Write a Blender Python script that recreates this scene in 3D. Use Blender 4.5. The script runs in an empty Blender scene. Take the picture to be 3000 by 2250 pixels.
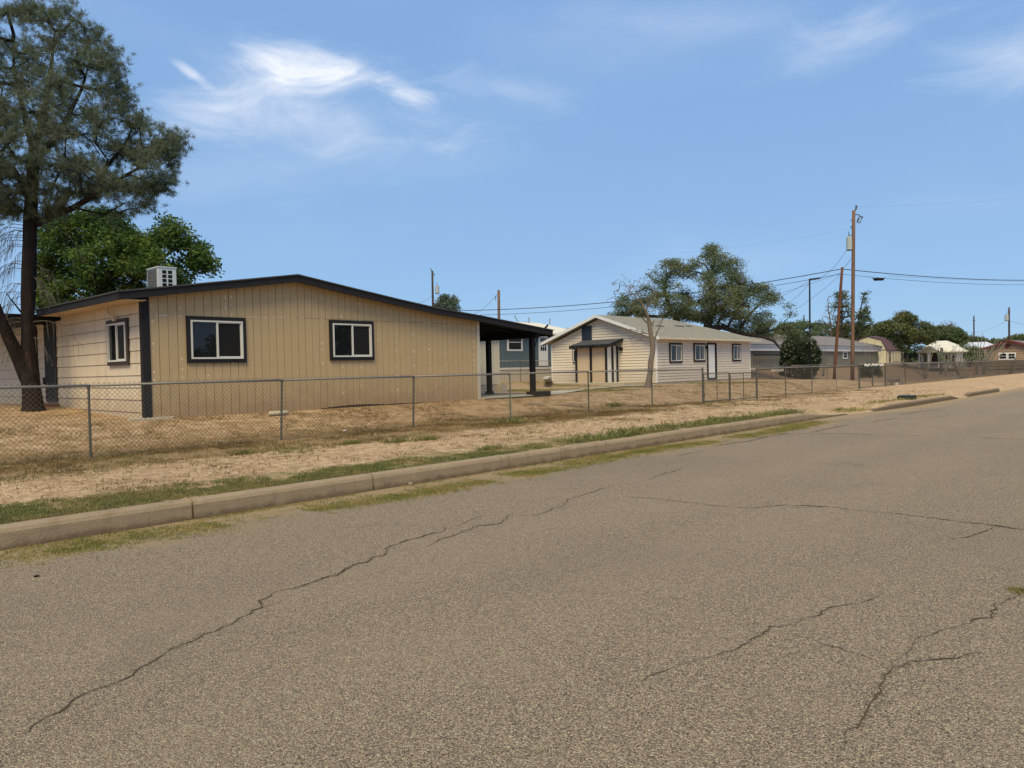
import bpy, math, random
import numpy as np
from mathutils import Vector, noise as mnoise
R = math.radians
random.seed(7); rng = np.random.default_rng(7)
sc = bpy.context.scene
C = sc.collection
# ------------------------------------------------------------------ camera
YAW, PITCH, ROLL, HCAM, FPX = R(43.0), R(1.08), R(-1.26), 1.5, 2230.0
from mathutils import Matrix
CM = (Matrix.Rotation(YAW - math.pi/2, 4, 'Z') @ Matrix.Rotation(math.pi/2 - PITCH, 4, 'X') @ Matrix.Rotation(ROLL, 4, 'Z'))
cd = bpy.data.cameras.new('camera'); cam = bpy.data.objects.new('camera', cd); C.objects.link(cam)
cam.matrix_world = Matrix.Translation((0, 0, HCAM)) @ CM
cd.sensor_width = 36; cd.lens = 36*FPX/3000; cd.clip_end = 6000; cd.clip_start = .05
sc.camera = cam
sc.render.resolution_x = 1024; sc.render.resolution_y = 768
# ------------------------------------------------------------------ light
SUN_EL, SUN_AZ = R(54), R(212)      # azimuth of the sun, measured from +X towards +Y
sv = Vector((math.cos(SUN_EL)*math.cos(SUN_AZ), math.cos(SUN_EL)*math.sin(SUN_AZ), math.sin(SUN_EL)))
sl = bpy.data.lights.new('sun', 'SUN'); sl.energy = 3.6; sl.angle = R(34); sl.color = (1, .83, .50)
so = bpy.data.objects.new('sun', sl); C.objects.link(so); so.rotation_euler = sv.to_track_quat('Z', 'Y').to_euler(); so.location = (0, 0, 40)
sc.view_settings.view_transform = 'Standard'; sc.view_settings.look = 'None'
sc.view_settings.exposure = 0.14; sc.view_settings.gamma = 1
w = bpy.data.worlds.new('World'); sc.world = w; w.use_nodes = True
nt = w.node_tree; N = nt.nodes; L = nt.links; N.clear()
def nd(tree, t, **k):
    n = tree.nodes.new(t)
    for a, b in k.items(): setattr(n, a, b)
    return n
def setin(tree, node, i, v):
    if hasattr(v, 'is_output'): tree.links.new(v, node.inputs[i])
    else: node.inputs[i].default_value = v
def mth(tree, op, a, b=0.0, clamp=False):
    n = nd(tree, 'ShaderNodeMath', operation=op, use_clamp=clamp)
    setin(tree, n, 0, a)
    if op not in ('SINE', 'COSINE', 'ARCSINE', 'ABSOLUTE', 'SQRT', 'FRACT', 'FLOOR'): setin(tree, n, 1, b)
    return n.outputs[0]
def mixc(tree, f, a, b, bt='MIX'):
    n = nd(tree, 'ShaderNodeMix', data_type='RGBA', blend_type=bt)
    setin(tree, n, 0, f); setin(tree, n, 6, a); setin(tree, n, 7, b)
    return n.outputs[2]
def ramp(tree, f, lo, hi):
    n = nd(tree, 'ShaderNodeMapRange', interpolation_type='SMOOTHSTEP'); setin(tree, n, 0, f)
    n.inputs[1].default_value = lo; n.inputs[2].default_value = hi; return n.outputs[0]
def noise(tree, vec, scale, detail=3, rough=.55, dist=0.0):
    n = nd(tree, 'ShaderNodeTexNoise'); 
    if vec is not None: tree.links.new(vec, n.inputs['Vector'])
    n.inputs['Scale'].default_value = scale; n.inputs['Detail'].default_value = detail
    n.inputs['Roughness'].default_value = rough; n.inputs['Distortion'].default_value = dist
    return n
sky = nd(nt, 'ShaderNodeTexSky', sky_type='NISHITA', sun_disc=False)
sky.sun_elevation = SUN_EL; sky.sun_rotation = math.pi/2 - SUN_AZ
sky.air_density = 1.0; sky.dust_density = 0.25; sky.ozone_density = 1.6; sky.altitude = 1200
tc = nd(nt, 'ShaderNodeTexCoord')
sp = nd(nt, 'ShaderNodeSeparateXYZ'); L.new(tc.outputs['Generated'], sp.inputs[0])
az = mth(nt, 'ARCTAN2', sp.outputs[1], sp.outputs[0]); el = mth(nt, 'ARCSINE', sp.outputs[2])
def azel(px, py):
    d = (CM.to_3x3() @ Vector(((px-1500)/FPX, (1125-py)/FPX, -1))).normalized()
    return math.atan2(d.y, d.x), math.asin(d.z)
cb = nd(nt, 'ShaderNodeCombineXYZ'); L.new(mth(nt, 'MULTIPLY', az, 1.0), cb.inputs[0]); L.new(mth(nt, 'MULTIPLY', el, 2.6), cb.inputs[1])
n1 = noise(nt, cb.outputs[0], 7, 7, .6, .6); n2 = noise(nt, cb.outputs[0], 2.2, 4, .5, .3)
total = None
def cloud(px, py, rx, ry, ang, amt, soft=.9):
    global total
    a0, e0 = azel(px, py); sx, sy = rx/FPX, ry/FPX
    da = mth(nt, 'SUBTRACT', az, a0); de = mth(nt, 'SUBTRACT', el, e0)
    c, s = math.cos(ang), math.sin(ang)     # az grows to the left in the picture
    u = mth(nt, 'DIVIDE', mth(nt, 'ADD', mth(nt, 'MULTIPLY', da, c), mth(nt, 'MULTIPLY', de, s)), sx)
    v = mth(nt, 'DIVIDE', mth(nt, 'SUBTRACT', mth(nt, 'MULTIPLY', de, c), mth(nt, 'MULTIPLY', da, s)), sy)
    r = mth(nt, 'SQRT', mth(nt, 'ADD', mth(nt, 'MULTIPLY', u, u), mth(nt, 'MULTIPLY', v, v)))
    f = mth(nt, 'SUBTRACT', 1.0, r)
    f = mth(nt, 'ADD', f, mth(nt, 'MULTIPLY', mth(nt, 'SUBTRACT', n1.outputs[0], .49), 2.3))
    m = mth(nt, 'MULTIPLY', ramp(nt, f, 0, soft), amt)
    total = m if total is None else mth(nt, 'ADD', total, m)
cloud(990, 200, 320, 92, .17, .66, 2.0)
cloud(1150, 250, 160, 46, .42, .42, 1.3)
cloud(860, 165, 200, 56, .02, .6, 1.4)
cloud(560, 215, 75, 20, .5, .55)
cloud(860, 345, 540, 125, .02, .85, 1.9)
cloud(800, 260, 260, 90, .1, .35, 1.6)
cloud(1500, 265, 260, 60, .15, .2, 1.3)
cloud(2500, 110, 300, 80, -.1, .34, 1.5)
cloud(2960, 170, 300, 120, .25, .5, 1.6)
cloud(2100, 60, 500, 80, .1, .12, 1.5)
thin = mth(nt, 'MULTIPLY', ramp(nt, n2.outputs[0], .42, .8), .16)
tot = mth(nt, 'MINIMUM', mth(nt, 'ADD', total, thin), .96)
skyc = mixc(nt, 1.0, sky.outputs[0], (.93, 1.0, 1.14, 1), 'MULTIPLY')
lowf = ramp(nt, el, 0.75, -.05)
pale = mixc(nt, lowf, (2.15, 3.95, 7.5, 1), (2.75, 4.75, 7.3, 1))
skyc = mixc(nt, .8, skyc, pale)
skyc = mixc(nt, tot, skyc, (8.4, 8.8, 9.6, 1))
bg = nd(nt, 'ShaderNodeBackground'); bg.inputs[1].default_value = 0.1
L.new(skyc, bg.inputs[0]); wo = nd(nt, 'ShaderNodeOutputWorld'); L.new(bg.outputs[0], wo.inputs[0])
# ------------------------------------------------------------------ surveying helpers (photo ray -> a point of the real place)
O3 = Vector((0, 0, HCAM)); M3 = CM.to_3x3()
def ray(px, py): return M3 @ Vector(((px-1500)/FPX, (1125-py)/FPX, -1))
def PY(px, py, y): d = ray(px, py); return O3 + d*(y/d.y)
def PX(px, py, x): d = ray(px, py); return O3 + d*(x/d.x)
def PZ(px, py, z): d = ray(px, py); return O3 + d*((z-HCAM)/d.z)
def PD(px, py, D): return O3 + ray(px, py)*D
def ss(t, a, b):
    t = max(0, min(1, (t-a)/(b-a))); return t*t*(3-2*t)
def roadz(x): return -.09*ss(x, 20, 30)
def kerbk(x):
    return max((1-ss(x, 19.9, 21.2)), ss(x, 24.9, 26.6)*(1-ss(x, 34.2, 36)), ss(x, 37.2, 38.4)*(1-ss(x, 43, 44.5)))
def T(x, y):
    b = .18 + roadz(x)
    r1 = .42*ss(y, 14.2, 17.4) + .18*ss(y, 17.4, 23)*(1-ss(x, 10, 15))
    r1 += (.8-.6)*ss(y, 24, 34)*ss(x, 10, 15)
    r1 *= 1-ss(x, 46, 55)
    r2 = (.86)*ss(y, 25.5, 30)*ss(x, 46, 55)
    z = b+r1+r2
    if y < 9.6:
        rz = roadz(x)-.01; k = kerbk(x)
        z = rz + (z-rz)*(k+(1-k)*ss(y, 8.0, 9.6))
    return z
def G(px, py):
    d = ray(px, py)
    t = 3.0
    while t < 400:
        p = O3+d*t
        if p.z < T(p.x, p.y): break
        t *= 1.003
    return O3+d*t
# ------------------------------------------------------------------ mesh helpers
class MB:
    def __init__(s): s.v = []; s.f = []; s.mi = []; s.cur = 0
    def add(s, vs, fs):
        o = len(s.v); s.v += [tuple(v) for v in vs]; s.f += [tuple(i+o for i in f) for f in fs]; s.mi += [s.cur]*len(fs)
        return s
    def box(s, a, b):
        x0, y0, z0 = a; x1, y1, z1 = b
        x0, x1 = sorted((x0, x1)); y0, y1 = sorted((y0, y1)); z0, z1 = sorted((z0, z1))
        return s.add([(x0,y0,z0),(x1,y0,z0),(x1,y1,z0),(x0,y1,z0),(x0,y0,z1),(x1,y0,z1),(x1,y1,z1),(x0,y1,z1)],
              [(0,3,2,1),(4,5,6,7),(0,1,5,4),(1,2,6,5),(2,3,7,6),(3,0,4,7)])
    def bar(s, a, b, w, h, up=(0, 0, 1)):        # rectangular bar from a to b
        a = Vector(a); b = Vector(b); d = (b-a).normalized(); up = Vector(up)
        if abs(d.dot(up)) > .98: up = Vector((1, 0, 0))
        r = d.cross(up).normalized()*(w/2); u = r.cross(d).normalized()*(h/2)
        vs = [p+i*r+j*u for p in (a, b) for i, j in ((-1,-1),(1,-1),(1,1),(-1,1))]
        return s.add(vs, [(3,2,1,0),(4,5,6,7),(0,1,5,4),(1,2,6,5),(2,3,7,6),(3,0,4,7)])
    def tube(s, pts, rad, n=8, cap=True):
        pts = [Vector(p) for p in pts]
        if not hasattr(rad, '__len__'): rad = [rad]*len(pts)
        o = len(s.v); fs = []; prev = None
        for i, p in enumerate(pts):
            d = (pts[min(i+1, len(pts)-1)]-pts[max(i-1, 0)]).normalized()
            if prev is None:
                up = Vector((0, 0, 1)) if abs(d.z) < .9 else Vector((1, 0, 0))
                r = d.cross(up).normalized()
            else:
                r = (prev - d*prev.dot(d)).normalized()
            prev = r; u = d.cross(r)
            for k in range(n):
                a = 2*math.pi*k/n; s.v.append(tuple(p+(r*math.cos(a)+u*math.sin(a))*rad[i]))
        for i in range(len(pts)-1):
            for k in range(n):
                a = o+i*n+k; b = o+i*n+(k+1) % n; fs.append((a, b, b+n, a+n))
        if cap:
            fs.append(tuple(o+k for k in reversed(range(n)))); fs.append(tuple(o+(len(pts)-1)*n+k for k in range(n)))
        s.f += fs; s.mi += [s.cur]*len(fs); return s
    def prism(s, poly, d):                    # polygon (3d points) extruded by vector d
        n = len(poly); d = Vector(d); poly = [Vector(p) for p in poly]
        return s.add(poly+[p+d for p in poly], [tuple(reversed(range(n))), tuple(range(n, 2*n))]+[(i, (i+1) % n, n+(i+1) % n, n+i) for i in range(n)])
    def build(s, name, mats, parent=None, smooth=False, flip=False):
        me = bpy.data.meshes.new(name); off = Vector((0, 0, 0)); q = parent
        while q is not None: off += q.location; q = q.parent
        me.from_pydata([tuple(Vector(v)-off) for v in s.v], [], s.f)
        if not isinstance(mats, (list, tuple)): mats = [mats]
        for m in mats: me.materials.append(m)
        if len(mats) > 1: me.polygons.foreach_set('material_index', s.mi)
        if smooth: me.polygons.foreach_set('use_smooth', [True]*len(me.polygons))
        me.update()
        o = bpy.data.objects.new(name, me); C.objects.link(o); o.parent = parent
        return o
def tag(o, label=None, cat=None, group=None, kind=None):
    if label: o['label'] = label
    if cat: o['category'] = cat
    if group: o['group'] = group
    if kind: o['kind'] = kind
    return o
def thing(name, loc, label, cat, group=None):
    o = bpy.data.objects.new(name, None); C.objects.link(o); o.location = loc; o.empty_display_size = .3
    return tag(o, label, cat, group)
def npmesh(name, V, F, mats, parent=None, mi=None, smooth=False):
    me = bpy.data.meshes.new(name); off = Vector((0, 0, 0)); q = parent
    while q is not None: off += q.location; q = q.parent
    V = np.asarray(V, dtype=np.float32)-np.array(off, dtype=np.float32); F = np.asarray(F, dtype=np.int32); k = F.shape[1]
    me.vertices.add(len(V)); me.vertices.foreach_set('co', V.ravel())
    me.loops.add(F.size); me.loops.foreach_set('vertex_index', F.ravel())
    me.polygons.add(len(F)); me.polygons.foreach_set('loop_start', np.arange(0, F.size, k, dtype=np.int32))
    try: me.polygons.foreach_set('loop_total', np.full(len(F), k, dtype=np.int32))
    except Exception: pass
    if not isinstance(mats, (list, tuple)): mats = [mats]
    for m in mats: me.materials.append(m)
    if mi is not None: me.polygons.foreach_set('material_index', np.asarray(mi, dtype=np.int32))
    me.update(calc_edges=True); me.validate()
    if smooth: me.polygons.foreach_set('use_smooth', [True]*len(me.polygons))
    o = bpy.data.objects.new(name, me); C.objects.link(o); o.parent = parent
    return o
# ------------------------------------------------------------------ materials
def mat(name, col, rough=.8, var=None, bump=None, metal=0, spec=.3, col2=None, stain=None, coords='Object', island=0):
    """var=(scale, amount) brightness mottling; col2=(colour, scale, lo, hi) second colour in patches; bump=(scale,strength)"""
    m = bpy.data.materials.new(name); m.use_nodes = True; t = m.node_tree; b = t.nodes['Principled BSDF']
    tcn = nd(t, 'ShaderNodeTexCoord'); ge = nd(t, 'ShaderNodeNewGeometry')
    vec = ge.outputs['Position'] if coords == 'World' else tcn.outputs['Object']
    c = (*col, 1)
    rgb = nd(t, 'ShaderNodeRGB'); rgb.outputs[0].default_value = c; out = rgb.outputs[0]
    if col2:
        n = noise(t, vec, col2[1], 5, .6); out = mixc(t, ramp(t, n.outputs[0], col2[2], col2[3]), out, (*col2[0], 1))
    if stain:      # vertical streaks
        mp = nd(t, 'ShaderNodeMapping'); t.links.new(vec, mp.inputs[0]); mp.inputs['Scale'].default_value = (stain[1], stain[1], stain[1]*.12)
        n = noise(t, mp.outputs[0], 1, 4, .6); out = mixc(t, mth(t, 'MULTIPLY', ramp(t, n.outputs[0], .5, .75), stain[2]), out, (*stain[0], 1))
    if var:
        n = noise(t, vec, var[0], 5, .65)
        hsv = nd(t, 'ShaderNodeHueSaturation'); t.links.new(out, hsv.inputs['Color'])
        t.links.new(mth(t, 'ADD', mth(t, 'MULTIPLY', mth(t, 'SUBTRACT', n.outputs[0], .5), var[1]*2.5), 1.0), hsv.inputs['Value']); out = hsv.outputs[0]
    if island:
        hsv = nd(t, 'ShaderNodeHueSaturation'); t.links.new(out, hsv.inputs['Color'])
        ri = ge.outputs['Random Per Island']
        t.links.new(mth(t, 'ADD', mth(t, 'MULTIPLY', mth(t, 'SUBTRACT', ri, .5), island), 1.0), hsv.inputs['Value'])
        t.links.new(mth(t, 'ADD', mth(t, 'MULTIPLY', mth(t, 'SUBTRACT', ri, .5), island*.06), .5), hsv.inputs['Hue']); out = hsv.outputs[0]
    t.links.new(out, b.inputs['Base Color']); b.inputs['Roughness'].default_value = rough
    b.inputs['Metallic'].default_value = metal; b.inputs['Specular IOR Level'].default_value = spec
    if bump:
        n = noise(t, vec, bump[0], 4, .6); bp = nd(t, 'ShaderNodeBump'); bp.inputs['Distance'].default_value = .01
        bp.inputs['Strength'].default_value = bump[1]; t.links.new(n.outputs[0], bp.inputs['Height']); t.links.new(bp.outputs[0], b.inputs['Normal'])
    return m
def leafmat(name, col, col2, scale=1.2, isl=.5, trans=.25):
    m = mat(name, col, .6, coords='World', col2=(col2, scale, .42, .62), island=isl, spec=.25)
    t = m.node_tree; b = t.nodes['Principled BSDF']; o = t.nodes['Material Output']
    tr = nd(t, 'ShaderNodeBsdfTranslucent'); src = b.inputs['Base Color'].links[0].from_socket; t.links.new(src, tr.inputs[0])
    mx = nd(t, 'ShaderNodeMixShader'); mx.inputs[0].default_value = trans
    t.links.new(b.outputs[0], mx.inputs[1]); t.links.new(tr.outputs[0], mx.inputs[2]); t.links.new(mx.outputs[0], o.inputs[0])
    return m
M = {}
M['tan'] = mat('tan_paint', (.475, .345, .185), .75, var=(3, .06), bump=(60, .25), stain=((.42, .30, .19), 3, .35))
M['tan2'] = mat('beige_lap_paint', (.64, .53, .385), .7, var=(2, .05), bump=(50, .15), stain=((.42, .32, .24), 2.2, .4))
M['cream'] = mat('cream_lap_paint', (.65, .565, .445), .6, var=(2, .05), stain=((.55, .44, .33), 3, .3))
M['creamwall'] = mat('cream_panel_paint', (.55, .49, .37), .75, var=(2, .05), stain=((.42, .36, .27), 2, .3))
M['soffit'] = mat('soffit_paint', (.55, .42, .28), .8, var=(3, .06))
M['groove'] = mat('groove_shadow_board', (.10, .07, .045), .9)
M['dark'] = mat('charcoal_trim_paint', (.022, .021, .022), .7, spec=.15, var=(4, .2), bump=(30, .2))
M['black'] = mat('black_paint', (.010, .009, .009), .6, spec=.15, var=(4, .2))
M['brown'] = mat('dark_brown_trim', (.05, .034, .028), .7, var=(4, .2))
M['roofdark'] = mat('charcoal_rolled_roofing', (.06, .062, .062), .9, var=(2, .15), bump=(80, .4))
M['shingle'] = mat('weathered_grey_shingles', (.28, .26, .20), .9, var=(6, .12), bump=(60, .5), col2=((.22, .23, .20), 1.6, .5, .75))
M['shinglebrown'] = mat('brown_grey_shingles', (.20, .175, .16), .9, var=(5, .12))
M['maroon'] = mat('maroon_shingles', (.115, .062, .07), .9, var=(6, .12))
M['white'] = mat('white_paint', (.72, .71, .68), .5, var=(4, .05))
M['whitetrim'] = mat('offwhite_trim', (.62, .60, .54), .6, var=(4, .06), stain=((.4, .36, .28), 3, .3))
M['ac'] = mat('ac_metal', (.55, .57, .56), .4, var=(5, .05))
M['grille'] = mat('grille_metal', (.10, .10, .10), .5)
M['blue'] = mat('slate_blue_paint', (.095, .135, .15), .7, var=(2, .07), stain=((.11, .16, .19), 2, .3))
M['greywall'] = mat('grey_green_siding', (.22, .20, .15), .7, var=(1, .05))
M['yellow'] = mat('pale_yellow_paint', (.62, .56, .36), .7, var=(3, .05))
M['brownlap'] = mat('tan_brown_siding', (.36, .245, .155), .8, var=(2, .06))
M['redtrim'] = mat('maroon_trim', (.13, .03, .03), .6)
M['creamroof'] = mat('cream_metal_roof', (.72, .66, .50), .5, var=(1, .04))
M['whiteroof'] = mat('white_coated_roof', (.62, .64, .64), .5, var=(1, .1))
M['galv'] = mat('galvanised_steel', (.23, .21, .175), .5, var=(9, .15), metal=.15, spec=.4)
M['galvpost'] = mat('galvanised_post', (.085, .083, .068), .6, var=(12, .2))
M['rust'] = mat('rusty_post', (.13, .075, .05), .85, var=(12, .25))
M['wire'] = mat('fence_wire', (.12, .10, .07), .6, var=(4, .2))
M['gatepaint'] = mat('green_grey_gate_pipe', (.055, .07, .065), .6)
M['pole'] = mat('creosote_pole_wood', (.17, .10, .066), .9, var=(5, .15), stain=((.075, .052, .04), 8, .8), bump=(30, .6))
M['polered'] = mat('red_brown_pole_wood', (.15, .062, .034), .9, stain=((.085, .045, .03), 9, .9), bump=(30, .6))
M['poledark'] = mat('dark_pole_wood', (.05, .035, .032), .9, stain=((.09, .055, .045), 8, .8))
M['xfmr'] = mat('transformer_enamel', (.37, .42, .43), .4, var=(4, .06))
M['cable'] = mat('cable_black', (.012, .012, .014), .6)
M['thinwire'] = mat('weathered_wire', (.06, .065, .07), .6)
M['concrete'] = mat('concrete', (.40, .35, .29), .9, var=(5, .1), bump=(50, .4), col2=((.28, .24, .2), 2, .55, .8))
M['slab'] = mat('pale_concrete', (.48, .42, .30), .9, var=(4, .08), bump=(40, .3))
M['bark'] = mat('pine_bark', (.024, .019, .017), .95, var=(9, .4), bump=(14, 1.0), stain=((.085, .048, .035), 14, .6), coords='World', spec=.05)
M['barkgrey'] = mat('grey_bark', (.17, .135, .105), .95, var=(8, .25), bump=(20, .8), coords='World')
M['barkdark'] = mat('dark_bark', (.035, .028, .024), .95, var=(8, .25), coords='World')
M['twig'] = mat('dead_twigs', (.16, .14, .12), .9, coords='World')
M['board'] = mat('weathered_board', (.25, .20, .16), .9, var=(8, .15))
M['terracotta'] = mat('clay_block', (.21, .10, .06), .9, var=(6, .15))
M['plastic'] = mat('dark_green_plastic', (.02, .035, .03), .5)
def glassmat(name, col, rough=.03):
    m = mat(name, col, rough, spec=.9, var=(1.4, .5)); return m
M['glass'] = mat('dark_window_glass', (.010, .011, .012), .02, spec=.38)
M['curtain'] = mat('pale_curtain_behind_glass', (.10, .10, .085), .25, spec=.8, stain=((.10, .10, .09), 14, .8))
M['blueboard'] = mat('blue_black_board', (.018, .03, .05), .5, var=(6, .3))
M['screen'] = mat('window_screen', (.014, .013, .011), .5, spec=.15, var=(2, .2))
M['spot'] = mat('filler_putty', (.74, .66, .52), .8)
M['needle'] = leafmat('pine_needles', (.115, .15, .095), (.155, .175, .10), .9, .7, .3)
M['leaf'] = leafmat('ash_leaves', (.05, .10, .022), (.125, .18, .03), .8, .7, .35)
M['mesq'] = leafmat('mesquite_leaves', (.125, .175, .095), (.20, .22, .105), .35, .6, .35)
M['mesq2'] = leafmat('green_tree_leaves', (.095, .135, .06), (.16, .175, .07), .3, .6, .3)
M['olive'] = leafmat('oleander_leaves', (.025, .045, .018), (.055, .075, .025), 1.2, .5, .2)
M['sagetree'] = leafmat('grey_green_leaves', (.10, .145, .105), (.16, .19, .14), .5, .4, .2)
M['flower'] = mat('white_blossom', (.75, .72, .66), .7)
M['grassg'] = leafmat('green_grass', (.185, .195, .06), (.27, .225, .085), 1.6, .6, .3)
M['grassy'] = leafmat('yellow_green_grass', (.22, .22, .05), (.36, .28, .095), 2.2, .5, .3)
M['grassd'] = leafmat('dry_grass', (.24, .155, .06), (.13, .09, .03), 1.5, .5, .3)
M['grassy2'] = leafmat('dull_yard_grass', (.17, .175, .05), (.28, .225, .085), 1.2, .7, .3)
M['litter'] = leafmat('brown_litter', (.25, .155, .07), (.42, .28, .13), 1.5, .9, .2)
M['ocot'] = mat('ocotillo_cane', (.20, .19, .14), .9, var=(5, .2))
M['saguaro'] = mat('cactus_skin', (.07, .075, .055), .8, var=(4, .2))
M['rock'] = mat('rubble', (.22, .19, .16), .9, var=(6, .2))
# ground
def ground_mat():
    m = bpy.data.materials.new('desert_soil'); m.use_nodes = True; t = m.node_tree; b = t.nodes['Principled BSDF']
    g = nd(t, 'ShaderNodeNewGeometry'); P = g.outputs['Position']; s = nd(t, 'ShaderNodeSeparateXYZ'); t.links.new(P, s.inputs[0]); y = s.outputs[1]; x = s.outputs[0]
    fine = noise(t, P, 28, 6, .75); mid = noise(t, P, 2.6, 6, .65); big = noise(t, P, .35, 4, .6); gr = noise(t, P, 110, 2, .6)
    mm = noise(t, P, 9, 5, .7)
    base = mixc(t, ramp(t, mth(t, 'ADD', mth(t, 'MULTIPLY', fine.outputs[0], .55), mth(t, 'MULTIPLY', mm.outputs[0], .45)), .40, .60), (.27, .172, .09, 1), (.78, .56, .335, 1))
    base = mixc(t, mth(t, 'MULTIPLY', ramp(t, mid.outputs[0], .5, .7), .5), base, (.52, .335, .18, 1))
    # litter of dead grass: strong near the fence line and inside the yard, weak on the bare strip
    def band(lo0, lo1, hi0, hi1):
        return mth(t, 'MULTIPLY', ramp(t, y, lo0, lo1), mth(t, 'SUBTRACT', 1.0, ramp(t, y, hi0, hi1)))
    lit = band(11.6, 12.9, 14.3, 15.2)
    lit = mth(t, 'MULTIPLY', lit, mth(t, 'SUBTRACT', 1.0, ramp(t, x, 17, 24)))
    w1 = mth(t, 'ADD', mth(t, 'MULTIPLY', lit, .28), mth(t, 'MULTIPLY', ramp(t, y, 13.8, 15), .07))
    k = mth(t, 'ADD', mth(t, 'ADD', mth(t, 'MULTIPLY', mid.outputs[0], .45), mth(t, 'MULTIPLY', mm.outputs[0], .35)), mth(t, 'MULTIPLY', fine.outputs[0], .2))
    f = ramp(t, mth(t, 'ADD', k, w1), .535, .63)
    base = mixc(t, mth(t, 'MULTIPLY', f, .8), base, mixc(t, ramp(t, fine.outputs[0], .4, .62), (.15, .095, .04, 1), (.36, .25, .11, 1)))
    # pebbly speckle
    base = mixc(t, mth(t, 'MULTIPLY', ramp(t, gr.outputs[0], .56, .68), .45), base, (.23, .15, .09, 1))
    # green tinge of small weeds by the kerb and around the porch
    wv = band(8.0, 8.2, 9.0, 9.9)
    f2 = ramp(t, mth(t, 'ADD', mth(t, 'MULTIPLY', wv, .22), mid.outputs[0]), .60, .74)
    f2 = mth(t, 'MULTIPLY', f2, mth(t, 'SUBTRACT', 1.0, ramp(t, x, 19, 24)))
    base = mixc(t, mth(t, 'MULTIPLY', f2, .55), base, mixc(t, ramp(t, fine.outputs[0], .4, .6), (.10, .115, .035, 1), (.23, .205, .08, 1)))
    # brown older dirt far out
    base = mixc(t, mth(t, 'MULTIPLY', ramp(t, big.outputs[0], .45, .7), .35), base, (.34, .22, .135, 1))
    base = mixc(t, mth(t, 'MULTIPLY', mth(t, 'MULTIPLY', ramp(t, x, 46, 52), ramp(t, y, 14.5, 17)), .7), base, (.21, .14, .095, 1))
    t.links.new(base, b.inputs['Base Color']); b.inputs['Roughness'].default_value = .95; b.inputs['Specular IOR Level'].default_value = .1
    bp = nd(t, 'ShaderNodeBump'); bp.inputs['Distance'].default_value = .03; bp.inputs['Strength'].default_value = .9
    t.links.new(mth(t, 'ADD', fine.outputs[0], mth(t, 'MULTIPLY', gr.outputs[0], .5)), bp.inputs['Height']); t.links.new(bp.outputs[0], b.inputs['Normal'])
    return m
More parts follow.
